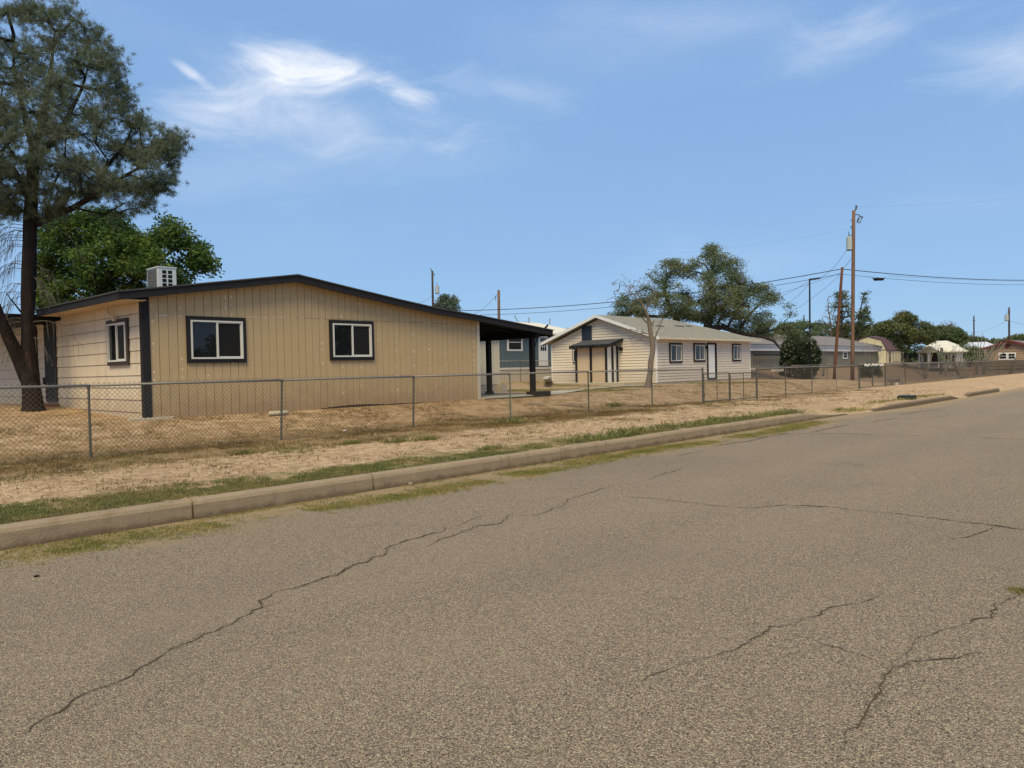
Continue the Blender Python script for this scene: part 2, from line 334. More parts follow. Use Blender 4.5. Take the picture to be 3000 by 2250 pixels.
def road_mat():
    m = bpy.data.materials.new('old_chip_seal'); m.use_nodes = True; t = m.node_tree; b = t.nodes['Principled BSDF']
    g = nd(t, 'ShaderNodeNewGeometry'); P = g.outputs['Position']; s = nd(t, 'ShaderNodeSeparateXYZ'); t.links.new(P, s.inputs[0]); y = s.outputs[1]; x = s.outputs[0]
    v = nd(t, 'ShaderNodeTexVoronoi'); t.links.new(P, v.inputs['Vector']); v.inputs['Scale'].default_value = 170
    v2 = nd(t, 'ShaderNodeTexVoronoi'); t.links.new(P, v2.inputs['Vector']); v2.inputs['Scale'].default_value = 75
    hs = nd(t, 'ShaderNodeSeparateColor'); t.links.new(v.outputs['Color'], hs.inputs[0])
    hs2 = nd(t, 'ShaderNodeSeparateColor'); t.links.new(v2.outputs['Color'], hs2.inputs[0])
    cr = nd(t, 'ShaderNodeValToRGB'); t.links.new(hs.outputs[0], cr.inputs[0]); cr.color_ramp.interpolation = 'LINEAR'
    e = cr.color_ramp.elements; e[0].position = 0; e[0].color = (.060, .044, .031, 1); e[1].position = 1; e[1].color = (.66, .52, .325, 1)
    for p, c in ((.25, (.172, .131, .089, 1)), (.5, (.262, .204, .135, 1)), (.8, (.385, .305, .198, 1))):
        q = e.new(p); q.color = c
    base = mixc(t, mth(t, 'MULTIPLY', ramp(t, hs2.outputs[0], .75, .95), .35), cr.outputs[0], (.13, .098, .075, 1))
    fine = noise(t, P, 60, 4, .7); mid = noise(t, P, 1.3, 6, .65); big = noise(t, P, .22, 4, .5)
    base = mixc(t, mth(t, 'MULTIPLY', ramp(t, fine.outputs[0], .5, .66), .4), base, (.43, .34, .21, 1))
    base = mixc(t, mth(t, 'MULTIPLY', ramp(t, mid.outputs[0], .45, .75), .3), base, (.35, .275, .172, 1))
    base = mixc(t, mth(t, 'MULTIPLY', ramp(t, big.outputs[0], .45, .7), .35), base, (.21, .162, .116, 1))
    # polished wheel paths and a few old damp-looking stains
    wvn = noise(t, P, .5, 4, .6)
    for yc in (4.6, 3.0, .2):
        q = mth(t, 'ABSOLUTE', mth(t, 'ADD', mth(t, 'SUBTRACT', y, yc), mth(t, 'MULTIPLY', mth(t, 'SUBTRACT', wvn.outputs[0], .5), .8)))
        base = mixc(t, mth(t, 'MULTIPLY', mth(t, 'SUBTRACT', 1.0, ramp(t, q, .05, .75)), .13), base, (.40, .315, .20, 1))
    st = noise(t, P, .75, 3, .5, .8)
    base = mixc(t, mth(t, 'MULTIPLY', ramp(t, st.outputs[0], .62, .76), .22), base, (.12, .092, .07, 1))
    # wind-blown sand lying along the kerb and drifting over the edge
    n = noise(t, P, .9, 6, .65)
    d = mth(t, 'ADD', mth(t, 'MULTIPLY', mth(t, 'SUBTRACT', y, 6.9), .75), mth(t, 'MULTIPLY', mth(t, 'SUBTRACT', n.outputs[0], .5), 2.0))
    f = ramp(t, d, 0, .55)
    base = mixc(t, mth(t, 'MULTIPLY', f, .85), base, mixc(t, ramp(t, fine.outputs[0], .35, .65), (.24, .165, .09, 1), (.50, .365, .195, 1)))
    t.links.new(base, b.inputs['Base Color']); b.inputs['Roughness'].default_value = .9; b.inputs['Specular IOR Level'].default_value = .25
    bp = nd(t, 'ShaderNodeBump'); bp.inputs['Distance'].default_value = .008; bp.inputs['Strength'].default_value = 1
    t.links.new(mth(t, 'SUBTRACT', mth(t, 'MULTIPLY', fine.outputs[0], .5), v.outputs['Distance']), bp.inputs['Height']); t.links.new(bp.outputs[0], b.inputs['Normal'])
    return m
M['soil'] = ground_mat(); M['road'] = road_mat()
M['kerb'] = mat('kerb_concrete', (.30, .225, .14), .9, var=(3, .12), bump=(45, .6), coords='World', stain=((.19, .13, .075), 5, .6))
M['crack'] = mat('crack_void', (.085, .063, .044), 1, spec=0)
# ------------------------------------------------------------------ ground, road, kerb
def axis(segs):
    out = []
    for a, b, st in segs: out += list(np.arange(a, b, st))
    return out+[segs[-1][1]]
xs = axis([(-500, -40, 40), (-40, -4, 3), (-4, 26, .33), (26, 60, .7), (60, 140, 4), (140, 2400, 120)])
ys = axis([(8.08, 18, .25), (18, 36, .7), (36, 120, 5), (120, 2400, 120)])
V = []; F = []
for x in xs:
    for y in [-600, -60, 7.95]: V.append((x, y, -.35+roadz(x)))
    V.append((x, 8.02, roadz(x)-.05))
    for y in ys:
        z = T(x, y)
        if y < 40 and -4 < x < 60: z += .012*mnoise.noise(Vector((x*1.3, y*1.3, 0)))+.02*mnoise.noise(Vector((x*.4, y*.4, 3)))
        V.append((x, y, z))
ny = len(ys)+4
for i in range(len(xs)-1):
    for j in range(ny-1):
        a = i*ny+j; F.append((a, a+ny, a+ny+1, a+1))
g = npmesh('ground', V, F, M['soil'], smooth=True); tag(g, kind='structure')
xr = axis([(-60, -4, 4), (-4, 20, 1), (20, 32, .5), (32, 60, 2), (60, 700, 40)])
V = []; F = []
yr = [-9, -6, -5]+[-4.5+.25*i for i in range(50)]+[8.09]
for x in xr:
    for y in yr: V.append((x, y, roadz(x)-.02*ss(y, 6.5, 8)+.035*ss(5-abs(y+.5), 0, 5) - .035*ss(4.5, 0, 5)*0))
for i in range(len(xr)-1):
    for j in range(len(yr)-1):
        a = i*len(yr)+j; F.append((a, a+len(yr), a+len(yr)+1, a+1))
tag(npmesh('road', V, F, M['road'], smooth=True), kind='structure')
def road_z(x, y): return roadz(x)-.02*ss(y, 6.5, 8)+.035*ss(5-abs(y+.5), 0, 5)
# kerb: concrete lengths with open joints, battered front and rounded nose
joints = [-4.2, -1.6, 1.0-.1, 3.57, 5.92, 8.48, 9.75, 11.02, 12.9, 15.47, 18.0, 19.8]
def kerb_piece(mb, x0, x1, h0=.19, h1=.19, gap=.012, y0=8.0):
    n = max(2, int((x1-x0)/.06)); prof = lambda h: [(0, -.06), (.012, h*.72), (.03, h-.018), (.052, h-.003), (.075, h), (.165, h+.002), (.17, -.06)]
    o = len(mb.v); dy = random.uniform(-.008, .008); dz = random.uniform(-.006, .004)
    for i in range(n+1):
        t = i/n; x = x0+gap/2+(x1-x0-gap)*t; h = h0+(h1-h0)*t
        wob = .007*mnoise.noise(Vector((x*2.3, 0, 0)))+.003*mnoise.noise(Vector((x*11, 0, 0)))
        chip = -.03*max(0, mnoise.noise(Vector((x*5.1, 4, 0)))-.3)*2.5+.002*mnoise.noise(Vector((x*17, 2, 0)))
        for k, (a, b) in enumerate(prof(h)):
            mb.v.append((x, y0+a+dy+wob, b+roadz(x)+(dz if b > 0 else 0)+(chip if k in (2, 3) else 0)))
    m = 7
    for i in range(n):
        for k in range(m-1):
            a = o+i*m+k; mb.f.append((a, a+m, a+m+1, a+1)); mb.mi.append(0)
    mb.f.append(tuple(o+k for k in range(m))); mb.f.append(tuple(o+n*m+k for k in reversed(range(m)))); mb.mi += [0, 0]
t = M['kerb'].node_tree; b_ = t.nodes['Principled BSDF']; src = b_.inputs['Base Color'].links[0].from_socket; g_ = nd(t, 'ShaderNodeNewGeometry'); s_ = nd(t, 'ShaderNodeSeparateXYZ'); t.links.new(g_.outputs['Position'], s_.inputs[0])
mp = nd(t, 'ShaderNodeMapping'); t.links.new(g_.outputs['Position'], mp.inputs[0]); mp.inputs['Scale'].default_value = (1.2, 1, 22); n_ = noise(t, mp.outputs[0], 1, 6, .7)
src = mixc(t, mth(t, 'MULTIPLY', ramp(t, n_.outputs[0], .5, .72), .55), src, (.17, .115, .07, 1))
n2_ = noise(t, g_.outputs['Position'], 4, 6, .7); h_ = mth(t, 'ADD', s_.outputs[2], mth(t, 'MULTIPLY', mth(t, 'SUBTRACT', n2_.outputs[0], .5), .22))
src = mixc(t, mth(t, 'MULTIPLY', ramp(t, h_, .07, -.02), .75), src, (.10, .068, .04, 1))
src = mixc(t, mth(t, 'MULTIPLY', ramp(t, n2_.outputs[0], .6, .75), .4), src, (.50, .40, .27, 1)); t.links.new(src, b_.inputs['Base Color'])
kb = MB()
for a, b in zip(joints, joints[1:]): kerb_piece(kb, a, b, gap=.026)
kerb_piece(kb, 19.8, 21.9, .19, .03)
kerb_piece(kb, 21.9, 23.0, .025, .012)
kerb_piece(kb, 25.3, 26.8, .03, .17); kerb_piece(kb, 26.8, 29.4, .17, .18); kerb_piece(kb, 29.4, 32.2, .18, .18); kerb_piece(kb, 32.2, 34.6, .18, .16); kerb_piece(kb, 34.6, 35.8, .16, .03)
kerb_piece(kb, 37.4, 38.0, .05, .16); kerb_piece(kb, 38.0, 41.2, .17, .17); kerb_piece(kb, 41.2, 43.8, .17, .17)
tag(kb.build('kerb', M['kerb'], smooth=False), kind='structure')
# cracks
def crackpts(pts, ox, oy, k): return [(ox+x*k, oy+y*k) for x, y in pts]
A4 = (0, 1650, .678); B4 = (900, 1100, .4521); C4 = (1900, 1000, .4973); E4 = (1500, 1650, .678)
cracks = [
 (crackpts([(80,740),(140,690),(245,630),(310,580),(400,535),(540,485),(640,420),(735,355),(840,315),(945,272),(1020,235),(1080,205),(1128,180),(1128,150),(1200,110),(1290,90),(1390,60),(1500,15),(1545,0)], *A4), .012),
 (crackpts([(1128,180),(1180,160),(1220,145)], *A4), .006), (crackpts([(940,275),(890,290)], *A4), .004),
 (crackpts([(20,1327),(100,1300),(180,1280),(235,1250),(300,1210),(380,1195),(440,1160),(500,1150),(510,1140),(520,1100),(630,1060),(720,1035),(800,1010),(880,995),(885,960)], *B4), .012),
 (crackpts([(780,1095),(870,1045),(990,1010),(1100,960),(1240,950),(1330,880)], *B4), .009),
 (crackpts([(1430,905),(1510,885),(1600,850),(1640,840),(1690,795),(1790,760),(1880,735),(1980,700)], *B4), .008),
 (crackpts([(1330,880),(1380,890),(1430,905)], *B4), .004), (crackpts([(900,990),(980,960),(1100,905),(1250,890)], *B4), .004),
 (crackpts([(1930,275),(1850,300),(1760,330),(1700,390),(1640,455)], *E4), .005), (crackpts([(820,415),(700,450),(560,500),(430,520)], *E4), .005), (crackpts([(1430,800),(1400,830),(1380,885)], *E4), .006),
 (crackpts([(560,600),(620,585)], *B4), .006),
 (crackpts([(-150,905),(0,915),(250,940),(400,960),(600,975),(760,960),(930,960),(1080,970),(1200,990),(1450,1010),(1640,1035),(1850,1065),(2050,1088),(2212,1115),(2400,1130)], *C4), .012),
 (crackpts([(650,935),(760,960)], *C4), .006), (crackpts([(760,972),(1080,970)], *C4), .005),
 (crackpts([(2060,1095),(1990,1115),(1900,1150),(1750,1175)], *C4), .009),
 (crackpts([(620,530),(880,540),(1150,537),(1300,545),(1500,548),(1730,552)], *C4), .016), (crackpts([(1900,560),(2040,568),(2160,572),(2300,575)], *C4), .018),
 (crackpts([(370,615),(480,595),(600,580),(700,555),(820,540)], *C4), .018), (crackpts([(960,530),(1100,500),(1190,485)], *C4), .018),
 (crackpts([(170,670),(250,650),(340,638)], *C4), .012), (crackpts([(0,805),(100,770),(200,740)], *C4), .009),
 (crackpts([(1080,465),(1160,462),(1230,465)], *C4), .02), (crackpts([(1300,472),(1450,450),(1620,445),(1700,440),(1780,425)], *C4), .015), (crackpts([(1480,422),(1600,400),(1760,385)], *C4), .02),
 (crackpts([(820,415),(950,375),(1060,320),(1130,280),(1220,260),(1300,235),(1370,195),(1480,180),(1600,130)], *E4), .009),
 (crackpts([(1180,300),(1250,315),(1400,375),(1520,410),(1630,455)], *E4), .007),
 (crackpts([(2300,60),(2212,120),(2110,180),(2060,240),(1930,275)], *E4), .010),
 (crackpts([(2060,395),(1920,420),(1830,425),(1720,435),(1640,460),(1600,530),(1550,610),(1520,670),(1480,740),(1430,800)], *E4), .011),
]
cv = MB(); ce = MB()
for pts, wd in cracks:
    P = [PZ(x, y, .02) for x, y in pts]; q = []
    for a, b in zip(P, P[1:]):
        n = max(2, int((b-a).length/.045))
        for i in range(n): q.append(a.lerp(b, i/n))
    q.append(P[-1])
    side = []
    for i, p in enumerate(q):
        d = (q[min(i+1, len(q)-1)]-q[max(i-1, 0)]); d.z = 0; d.normalize(); n = Vector((-d.y, d.x, 0))
        j = .028*mnoise.noise(Vector((p.x*6, p.y*6, wd*99)))+.02*mnoise.noise(Vector((p.x*19, p.y*19, 2)))+random.uniform(-.010, .010)
        ww = wd*(.55+1.8*abs(mnoise.noise(Vector((p.x*3, p.y*3, 5)))))*min(1, (i+1)/6, (len(q)-i)/6)*random.uniform(.25, 1.4)*(.42+.10*min(16, p.length))
        p = p+n*j; z = road_z(p.x, p.y)+.004
        side.append((Vector((p.x, p.y, z))-n*ww/2, Vector((p.x, p.y, z))+n*ww/2))
    wide = []
    for i, (a, b) in enumerate(side):
        c_ = (a+b)/2; d_ = (b-a).normalized()*(wd*2.4*(.5+abs(mnoise.noise(Vector((c_.x*2, c_.y*2, 8))))*1.6)*min(1, (i+1)/8, (len(side)-i)/8)+.002); wide += [c_-d_-Vector((0, 0, .002)), c_+d_-Vector((0, 0, .002))]
    ce.add(wide, [(2*i, 2*i+2, 2*i+3, 2*i+1) for i in range(len(side)-1)])
    vs = [v for s_ in side for v in s_]; cv.add(vs, [(2*i, 2*i+2, 2*i+3, 2*i+1) for i in range(len(side)-1)])
tag(cv.build('road_crack', M['crack']), kind='structure')
me_ = bpy.data.materials.new('crumbled_edge'); me_.use_nodes = True; t_ = me_.node_tree; b_ = t_.nodes['Principled BSDF']; b_.inputs['Base Color'].default_value = (.10, .072, .048, 1); b_.inputs['Roughness'].default_value = 1
g_ = nd(t_, 'ShaderNodeNewGeometry'); n_ = noise(t_, g_.outputs['Position'], 45, 5, .8); t_.links.new(mth(t_, 'MULTIPLY', ramp(t_, n_.outputs[0], .5, .62), .6), b_.inputs['Alpha'])
tag(ce.build('crack_edge', me_), kind='structure')
# concrete walk between the porch and the cream house
wp = [G(*p) for p in [(1585,1157),(1650,1149),(1720,1141),(1790,1135),(1870,1131),(1920,1130)]]
mb = MB(); vs = []
for i, p in enumerate(wp):
    d = (wp[min(i+1, 5)]-wp[max(i-1, 0)]).normalized(); n = Vector((-d.y, d.x, 0))*.55
    for q in (p-n, p+n): vs.append((q.x, q.y, T(q.x, q.y)+.045))
mb.add(vs, [(2*i, 2*i+2, 2*i+3, 2*i+1) for i in range(5)])
tag(mb.build('path', M['slab']), kind='structure')
mb = MB(); mb.box((33.9, 23.4, .5), (35.94, 28.6, .665)); tag(mb.build('entry_slab', M['slab']), kind='structure')
# ------------------------------------------------------------------ building helpers
def frame_boxes(mb, o, u, n, w, h, t, d0, d1):
    """rectangular ring in the plane through o (lower left), u sideways, z up, outward n; depth d0..d1"""
    o = Vector(o); u = Vector(u); n = Vector(n); z = Vector((0, 0, 1))
    def blk(a0, a1, b0, b1):
        ps = [o+u*a0+z*b0+n*d0, o+u*a1+z*b0+n*d0, o+u*a1+z*b1+n*d0, o+u*a0+z*b1+n*d0]
        mb.prism(ps, n*(d1-d0))
    blk(0, w, 0, t); blk(0, w, h-t, h); blk(0, t, t, h-t); blk(w-t, w, t, h-t)
def window(house, o, u, n, w, h, trim=None, tw=.09, frame=None, style='slider', curtain=None, name='window', d=.0, label=None, screen=False):
    """trim ring outside w x h; white sash; two panes"""
    o = Vector(o); u = Vector(u); n = Vector(n); z = Vector((0, 0, 1)); frame = frame or M['whitetrim']
    mb = MB(); fw = .038
    frame_boxes(mb, o, u, n, w, h, fw, d, d+.05)
    if style == 'slider':
        mb.prism([o+u*(w/2-.022)+z*fw+n*(d+.012), o+u*(w/2+.022)+z*fw+n*(d+.012), o+u*(w/2+.022)+z*(h-fw)+n*(d+.012), o+u*(w/2-.022)+z*(h-fw)+n*(d+.012)], n*.03)
        frame_boxes(mb, o+u*(w/2+.01)+z*fw, u, n, w/2-fw-.01, h-2*fw, .02, d+.006, d+.024)
    elif style == 'hung':
        mb.prism([o+z*(h/2-.02)+u*fw+n*(d+.01), o+z*(h/2-.02)+u*(w-fw)+n*(d+.01), o+z*(h/2+.02)+u*(w-fw)+n*(d+.01), o+z*(h/2+.02)+u*fw+n*(d+.01)], n*.03)
    wo_ = mb.build(name, frame, house)
    if label: wo_['label'] = label
    if trim:
        t = MB(); frame_boxes(t, o-u*tw-z*tw, u, n, w+2*tw, h+2*tw, tw, d-.012, d+.03); t.build('trim', trim, wo_)
    p = MB(); a = .01
    if curtain:
        c0, c1 = curtain
        p.prism([o+u*(w*c0)+z*fw+n*(d+.0), o+u*(w*c1)+z*fw+n*(d+.0), o+u*(w*c1)+z*(h-fw)+n*(d+.0), o+u*(w*c0)+z*(h-fw)+n*(d+.0)], n*.009)
        p.build('curtain', M['curtain'], wo_); p = MB()
    p.prism([o+u*fw*.8+z*fw*.8+n*(d-.01), o+u*(w-fw*.8)+z*fw*.8+n*(d-.01), o+u*(w-fw*.8)+z*(h-fw*.8)+n*(d-.01), o+u*fw*.8+z*(h-fw*.8)+n*(d-.01)], n*.016)
    p.build('pane', M['glass'], wo_)
    if screen:
        q = MB(); q.prism([o+u*(w/2+.02)+z*fw+n*(d+.0065), o+u*(w-fw)+z*fw+n*(d+.0065), o+u*(w-fw)+z*(h-fw)+n*(d+.0065), o+u*(w/2+.02)+z*(h-fw)+n*(d+.0065)], n*.0015); q.build('insect_screen', M['screen'], wo_)
    return wo_
def lap_wall(mb, a, b, n, z0, top, pitch, gapz=.012, t=.014, step=.5):
    """lap boards between a and b (xy), top(s) gives the height limit at distance s"""
    a = Vector((a[0], a[1], 0)); b = Vector((b[0], b[1], 0)); u = (b-a); Ln = u.length; u.normalize(); n = Vector(n)
    z = z0; zmax = max(top(Ln*i/40) for i in range(41))
    while z < zmax-1e-4:
        z1 = z+pitch
        # spans where the board exists
        S = 60; run = None
        for i in range(S+1):
            s0 = Ln*i/S
            ok = top(s0) > z+.005
            if ok and run is None: run = s0
            if (not ok or i == S) and run is not None:
                e = s0 if ok else Ln*(i-1)/S
                if e > run+.02:
                    K = max(1, int((e-run)/step))
                    for k in range(K):
                        s_a = run+(e-run)*k/K; s_b = run+(e-run)*(k+1)/K
                        za = min(z1, top(s_a)); zb = min(z1, top(s_b))
                        p = [a+u*s_a, a+u*s_b]
                        fa = t*(1-(za-z)/pitch*.75)+.006; fb = t*(1-(zb-z)/pitch*.75)+.006
                        lo0 = p[0]+n*(t+.006); lo0.z = z+gapz; lo1 = p[1]+n*(t+.006); lo1.z = z+gapz
                        hi0 = p[0]+n*fa; hi0.z = za; hi1 = p[1]+n*fb; hi1.z = zb
                        bo0 = p[0]+n*.004; bo0.z = z+gapz; bo1 = p[1]+n*.004; bo1.z = z+gapz
                        mb.add([lo0, lo1, hi1, hi0, bo0, bo1], [(0, 1, 2, 3), (5, 4, 0, 1)][:1]+[(4, 5, 1, 0)])
                run = None
        z = z1
# ------------------------------------------------------------------ tan house
HY, HX = 17.1, 6.65
hs = thing('tan_house', (6.65, 17.1, .6), 'long low tan house with vertical board siding, charcoal roof edge and a corner porch', 'house')
rl = [(6.07, 3.32), (10.28, 3.98), (12.03, 3.73), (13.5, 3.525), (15.0, 3.335), (16.58, 3.20), (18.3, 3.02), (20.11, 2.83)]
def rooftop(x):
    for (a, za), (b, zb) in zip(rl, rl[1:]):
        if x <= b: return za+(zb-za)*(x-a)/(b-a)
    return rl[-1][1]
YB = 31.0
mb = MB()       # solid core of the walls
core = [(6.67, HY+.012, .3)]+[(16.74, HY+.012, .3)]+[(x, HY+.012, rooftop(x)-.16) for x in (16.74, 15, 13.5, 12.03, 10.28, 6.67)]
mb.prism(core, (0, YB-HY-.03, 0)); mb.build('wall_core', M['groove'], hs)
def zbot(x):  # ragged foot of the siding
    return .60-.10*ss(x, 12.6, 14)+.0*x-(.02*math.sin(x*1.7))
mb = MB(); x = 6.78; i = 0
while x < 16.72:
    x1 = min(x+.2032, 16.74); g0 = .009 if i % 3 else .014
    z0 = .56 if x < 10.9 else (.60+.05*math.sin(math.pi*(x-10.9)/2.3) if x < 13.2 else .62-.05*ss(x, 13, 16))
    a, b = x+g0/2, x1-g0/2
    mb.prism([(a, HY-.012, z0), (b, HY-.012, z0), (b, HY-.012, rooftop(b)-.13), (a, HY-.012, rooftop(a)-.13)], (0, .02, 0))
    x = x1; i += 1
front = mb.build('front_wall', M['tan'], hs)
def splash(m, z0, z1, col, amt):
    t = m.node_tree; b = t.nodes['Principled BSDF']; src = b.inputs['Base Color'].links[0].from_socket
    ge = nd(t, 'ShaderNodeNewGeometry'); sp_ = nd(t, 'ShaderNodeSeparateXYZ'); t.links.new(ge.outputs['Position'], sp_.inputs[0])
    n = noise(t, ge.outputs['Position'], 3.5, 6, .7); h = mth(t, 'ADD', sp_.outputs[2], mth(t, 'MULTIPLY', mth(t, 'SUBTRACT', n.outputs[0], .5), 1.3))
    t.links.new(mixc(t, mth(t, 'MULTIPLY', ramp(t, h, z1, z0), amt), src, (*col, 1)), b.inputs['Base Color'])
splash(M['tan'], .55, 1.25, (.30, .19, .11), .55); splash(M['tan2'], .7, 1.3, (.33, .23, .14), .5)
# putty spots, one part
mb = MB(); rs = random.Random(3)
for c in range(0, 17):
    xc = 6.85+c*.61+rs.uniform(-.01, .01)
    if rs.random() < .15: continue
    z = .9+rs.random()*.3
    while z < rooftop(xc)-.25:
        if rs.random() < (.62 if z > 1.6 else .25):
            r = rs.uniform(.010, .018); hgt = rs.uniform(1, 2.4)
            mb.prism([(xc+rs.uniform(-.006, .006)+r*math.cos(a), HY-.0125, z+hgt*r*math.sin(a)) for a in [k*1.047 for k in range(6)]], (0, -.002, 0))
        z += rs.uniform(.14, .26)
def smear(pts, w):
    for a, b in zip(pts, pts[1:]):
        n = int(abs(a[0]-b[0])*14+abs(a[1]-b[1])*14)+1
        for k in range(n):
            if rs.random() < .25: continue
            t = (k+.5)/n; cx = a[0]+(b[0]-a[0])*t+rs.uniform(-.01, .01); cz = a[1]+(b[1]-a[1])*t+rs.uniform(-.012, .012)
            r = w*rs.uniform(.5, 1.3); hor = abs(a[0]-b[0]) > abs(a[1]-b[1])
            mb.prism([(cx+r*(2.2 if hor else 1)*math.cos(q)*rs.uniform(.7, 1.2), HY-.0125, cz+r*(1 if hor else 2.2)*math.sin(q)*rs.uniform(.7, 1.2)) for q in [k2*1.047 for k2 in range(6)]], (0, -.0025, 0))
smear([(6.85, 2.86), (7.45, 2.875)], .012); smear([(8.52, 3.5), (8.54, 3.05)], .016); smear([(9.1, 2.9), (10.1, 2.93)], .010); smear([(9.1, 2.9), (9.9, 2.92)], .008)
for xx in (10.5, 11.1, 13.4, 13.9, 14.6, 15.2, 15.6, 16.2): smear([(xx, 2.93), (xx+.1, 2.94)], .009)
mb.build('putty_marks', M['spot'], hs)['kind'] = 'stuff'
# thin seam between upper and lower sheets
mb = MB(); mb.box((10.35, HY-.0135, 2.925), (16.7, HY-.012, 2.932)); mb.build('seam', M['groove'], hs)
mb = MB(); mb.box((16.742, HY-.03, .5), (16.86, HY+.1, 3.05)); mb.build('corner_board', M['creamwall'], hs)['label'] = 'pale corner board'
mb = MB(); mb.box((6.62, HY-.035, .55), (6.78, HY+.01, 3.3)); mb.box((6.618, HY-.032, .552), (6.655, HY+.12, 3.298))
mb.build('corner_board', M['dark'], hs)['label'] = 'charcoal corner board'
# left wall, lap boards (boards start at the foot so that one joint falls at z=1.0)
mb = MB()
lap_wall(mb, (6.66, YB), (6.66, HY+.12), (-1, 0, 0), .46, lambda s: 3.16, .272, gapz=.009, t=.022, step=2)
mb.build('side_wall', M['tan2'], hs)
# windows
window(hs, (7.665, HY-.03, 1.90), (1, 0, 0), (0, -1, 0), 1.25, .885, M['dark'], .09, screen=True)
window(hs, (11.43, HY-.03, 1.935), (1, 0, 0), (0, -1, 0), 1.235, .885, M['dark'], .09, screen=True)
window(hs, (6.615, 19.0, 1.88), (0, -1, 0), (-1, 0, 0), 1.08, .88, M['brown'], .085, screen=True)
window(hs, (6.615, 25.7, 1.95), (0, -1, 0), (-1, 0, 0), 1.1, .98, M['brown'], .08, curtain=(.1, .9))
# door on the left wall
mb = MB(); mb.box((6.60, 22.95, .93), (6.64, 23.72, 2.98)); dr = mb.build('door', M['black'], hs)
mb = MB(); frame_boxes(mb, (6.63, 23.80, .9), (0, -1, 0), (-1, 0, 0), .93, 2.14, .08, 0, .035); mb.build('frame', M['brown'], dr)
mb = MB(); mb.tube([(6.55, 23.05, 1.9), (6.59, 23.05, 1.9)], .025, 8); mb.build('handle', M['galv'], dr)
mb = MB(); mb.box((6.1, 22.7, .62), (6.6, 24.0, .86)); mb.build('door_step', M['terracotta'], hs)
# lamp above the door, meter conduit by the window
mb = MB(); p = PX(131, 951, 6.55); mb.box((6.50, p.y-.06, 3.0), (6.64, p.y+.06, 3.12)); mb.tube([(6.55, p.y, 3.05), (6.42, p.y+.28, 3.04)], .035, 6); mb.tube([(6.55, p.y, 3.1), (6.5, p.y, 3.2)], .02, 6)
mb.build('wall_lamp', M['black'], hs)
cp = [PX(*q, 6.55) for q in [(313, 893), (316, 915), (322, 925), (332, 931), (334, 937)]]
mb = MB(); mb.tube(cp, .022, 8); mb.box((6.52, cp[-1].y-.03, cp[-1].z-.03), (6.64, cp[-1].y+.05, cp[-1].z+.07))
mb.build('conduit', M['tan2'], hs)
mb = MB(); q = PX(130, 1116, 6.6); mb.box((6.57, q.y-.05, q.z-.1), (6.64, q.y+.05, q.z+.1)); mb.build('outlet_box', M['brown'], hs)
# roof: sheet following the sagging line, fascia, soffit
def strip(zo, x0, x1, y0, y1, th, name, m, n=40, par=hs):
    mb = MB(); xs_ = sorted(set([x0, x1]+[a for a, _ in rl if x0 < a < x1]))
    poly = [(x, y0, rooftop(x)+zo) for x in xs_]+[(x, y0, rooftop(x)+zo-th) for x in reversed(xs_)]
    k = len(xs_)
    # build as quads so the kinked outline stays valid
    vs = []; fs = []
    for x in xs_:
        t = rooftop(x)+zo; vs += [(x, y0, t), (x, y1, t), (x, y1, t-th), (x, y0, t-th)]
    for i in range(k-1):
        for j in range(4):
            a = i*4+j; b = i*4+(j+1) % 4; fs.append((a, b, b+4, a+4))
    fs += [(3, 2, 1, 0), (4*k-4, 4*k-3, 4*k-2, 4*k-1)]
    mb.add(vs, fs); return mb.build(name, m, par)
strip(.012, 6.02, 20.16, 16.76, 22.4, .03, 'roof', M['roofdark'])
strip(.012, 9.0, 20.16, 22.42, YB, .03, 'rear_roof', M['roofdark'])
strip(-.02, 6.05, 20.12, 16.79, 16.83, .165, 'fascia', M['dark'])
mb = MB(); mb.box((6.05, 16.835, 3.14), (6.09, 22.35, 3.30)); mb.build('fascia', M['dark'], hs)
mb = MB(); mb.box((20.08, 16.835, 2.63), (20.12, 22.5, 2.80)); mb.build('fascia', M['dark'], hs)
mb = MB(); mb.box((6.1, 16.84, 3.15), (6.64, 22.34, 3.165)); mb.build('soffit', M['soffit'], hs)
# lower, darker flat canopy further back on the left
mb = MB(); mb.box((4.9, 22.45, 3.06), (6.62, 31.0, 3.20)); mb.build('side_canopy', M['black'], hs)
# porch: ceiling joists, beam, posts, slab
mb = MB()
for k in range(9):
    y = 17.15+k*.62
    vs = [(16.86, y), (20.05, y)]
    for (xa, xb) in ((16.86, 18.3), (18.3, 20.05)):
        mb.bar((xa, y, rooftop(xa)-.10), (xb, y, rooftop(xb)-.10), .045, .13)
mb.build('porch_rafters', M['black'], hs)
mb = MB(); mb.box((19.36, 16.86, 2.55), (19.5, 22.4, 2.75)); mb.build('porch_beam', M['black'], hs)
for (px_, y_) in ((19.43, 17.15), (19.5, 19.3)):
    mb = MB(); mb.box((px_-.075, y_-.075, .62), (px_+.075, y_+.075, 2.55)); mb.box((px_-.11, y_-.11, .62), (px_+.11, y_+.11, .74)); mb.build('porch_post', M['black'], hs)
mb = MB(); mb.box((16.9, 16.95, .40), (19.95, 22.4, .64)); mb.build('porch_slab', M['slab'], hs)
mb = MB(); mb.box((16.88, 16.90, .38), (19.7, 16.947, .60)); mb.box((19.2, 16.84, .42), (20.0, 17.25, .74)); mb.build('porch_kick_board', M['dark'], hs)
mb = MB(); mb.box((16.76, HY+.12, .5), (16.84, YB-.1, 3.0)); mb.build('porch_side_wall', M['creamwall'], hs)
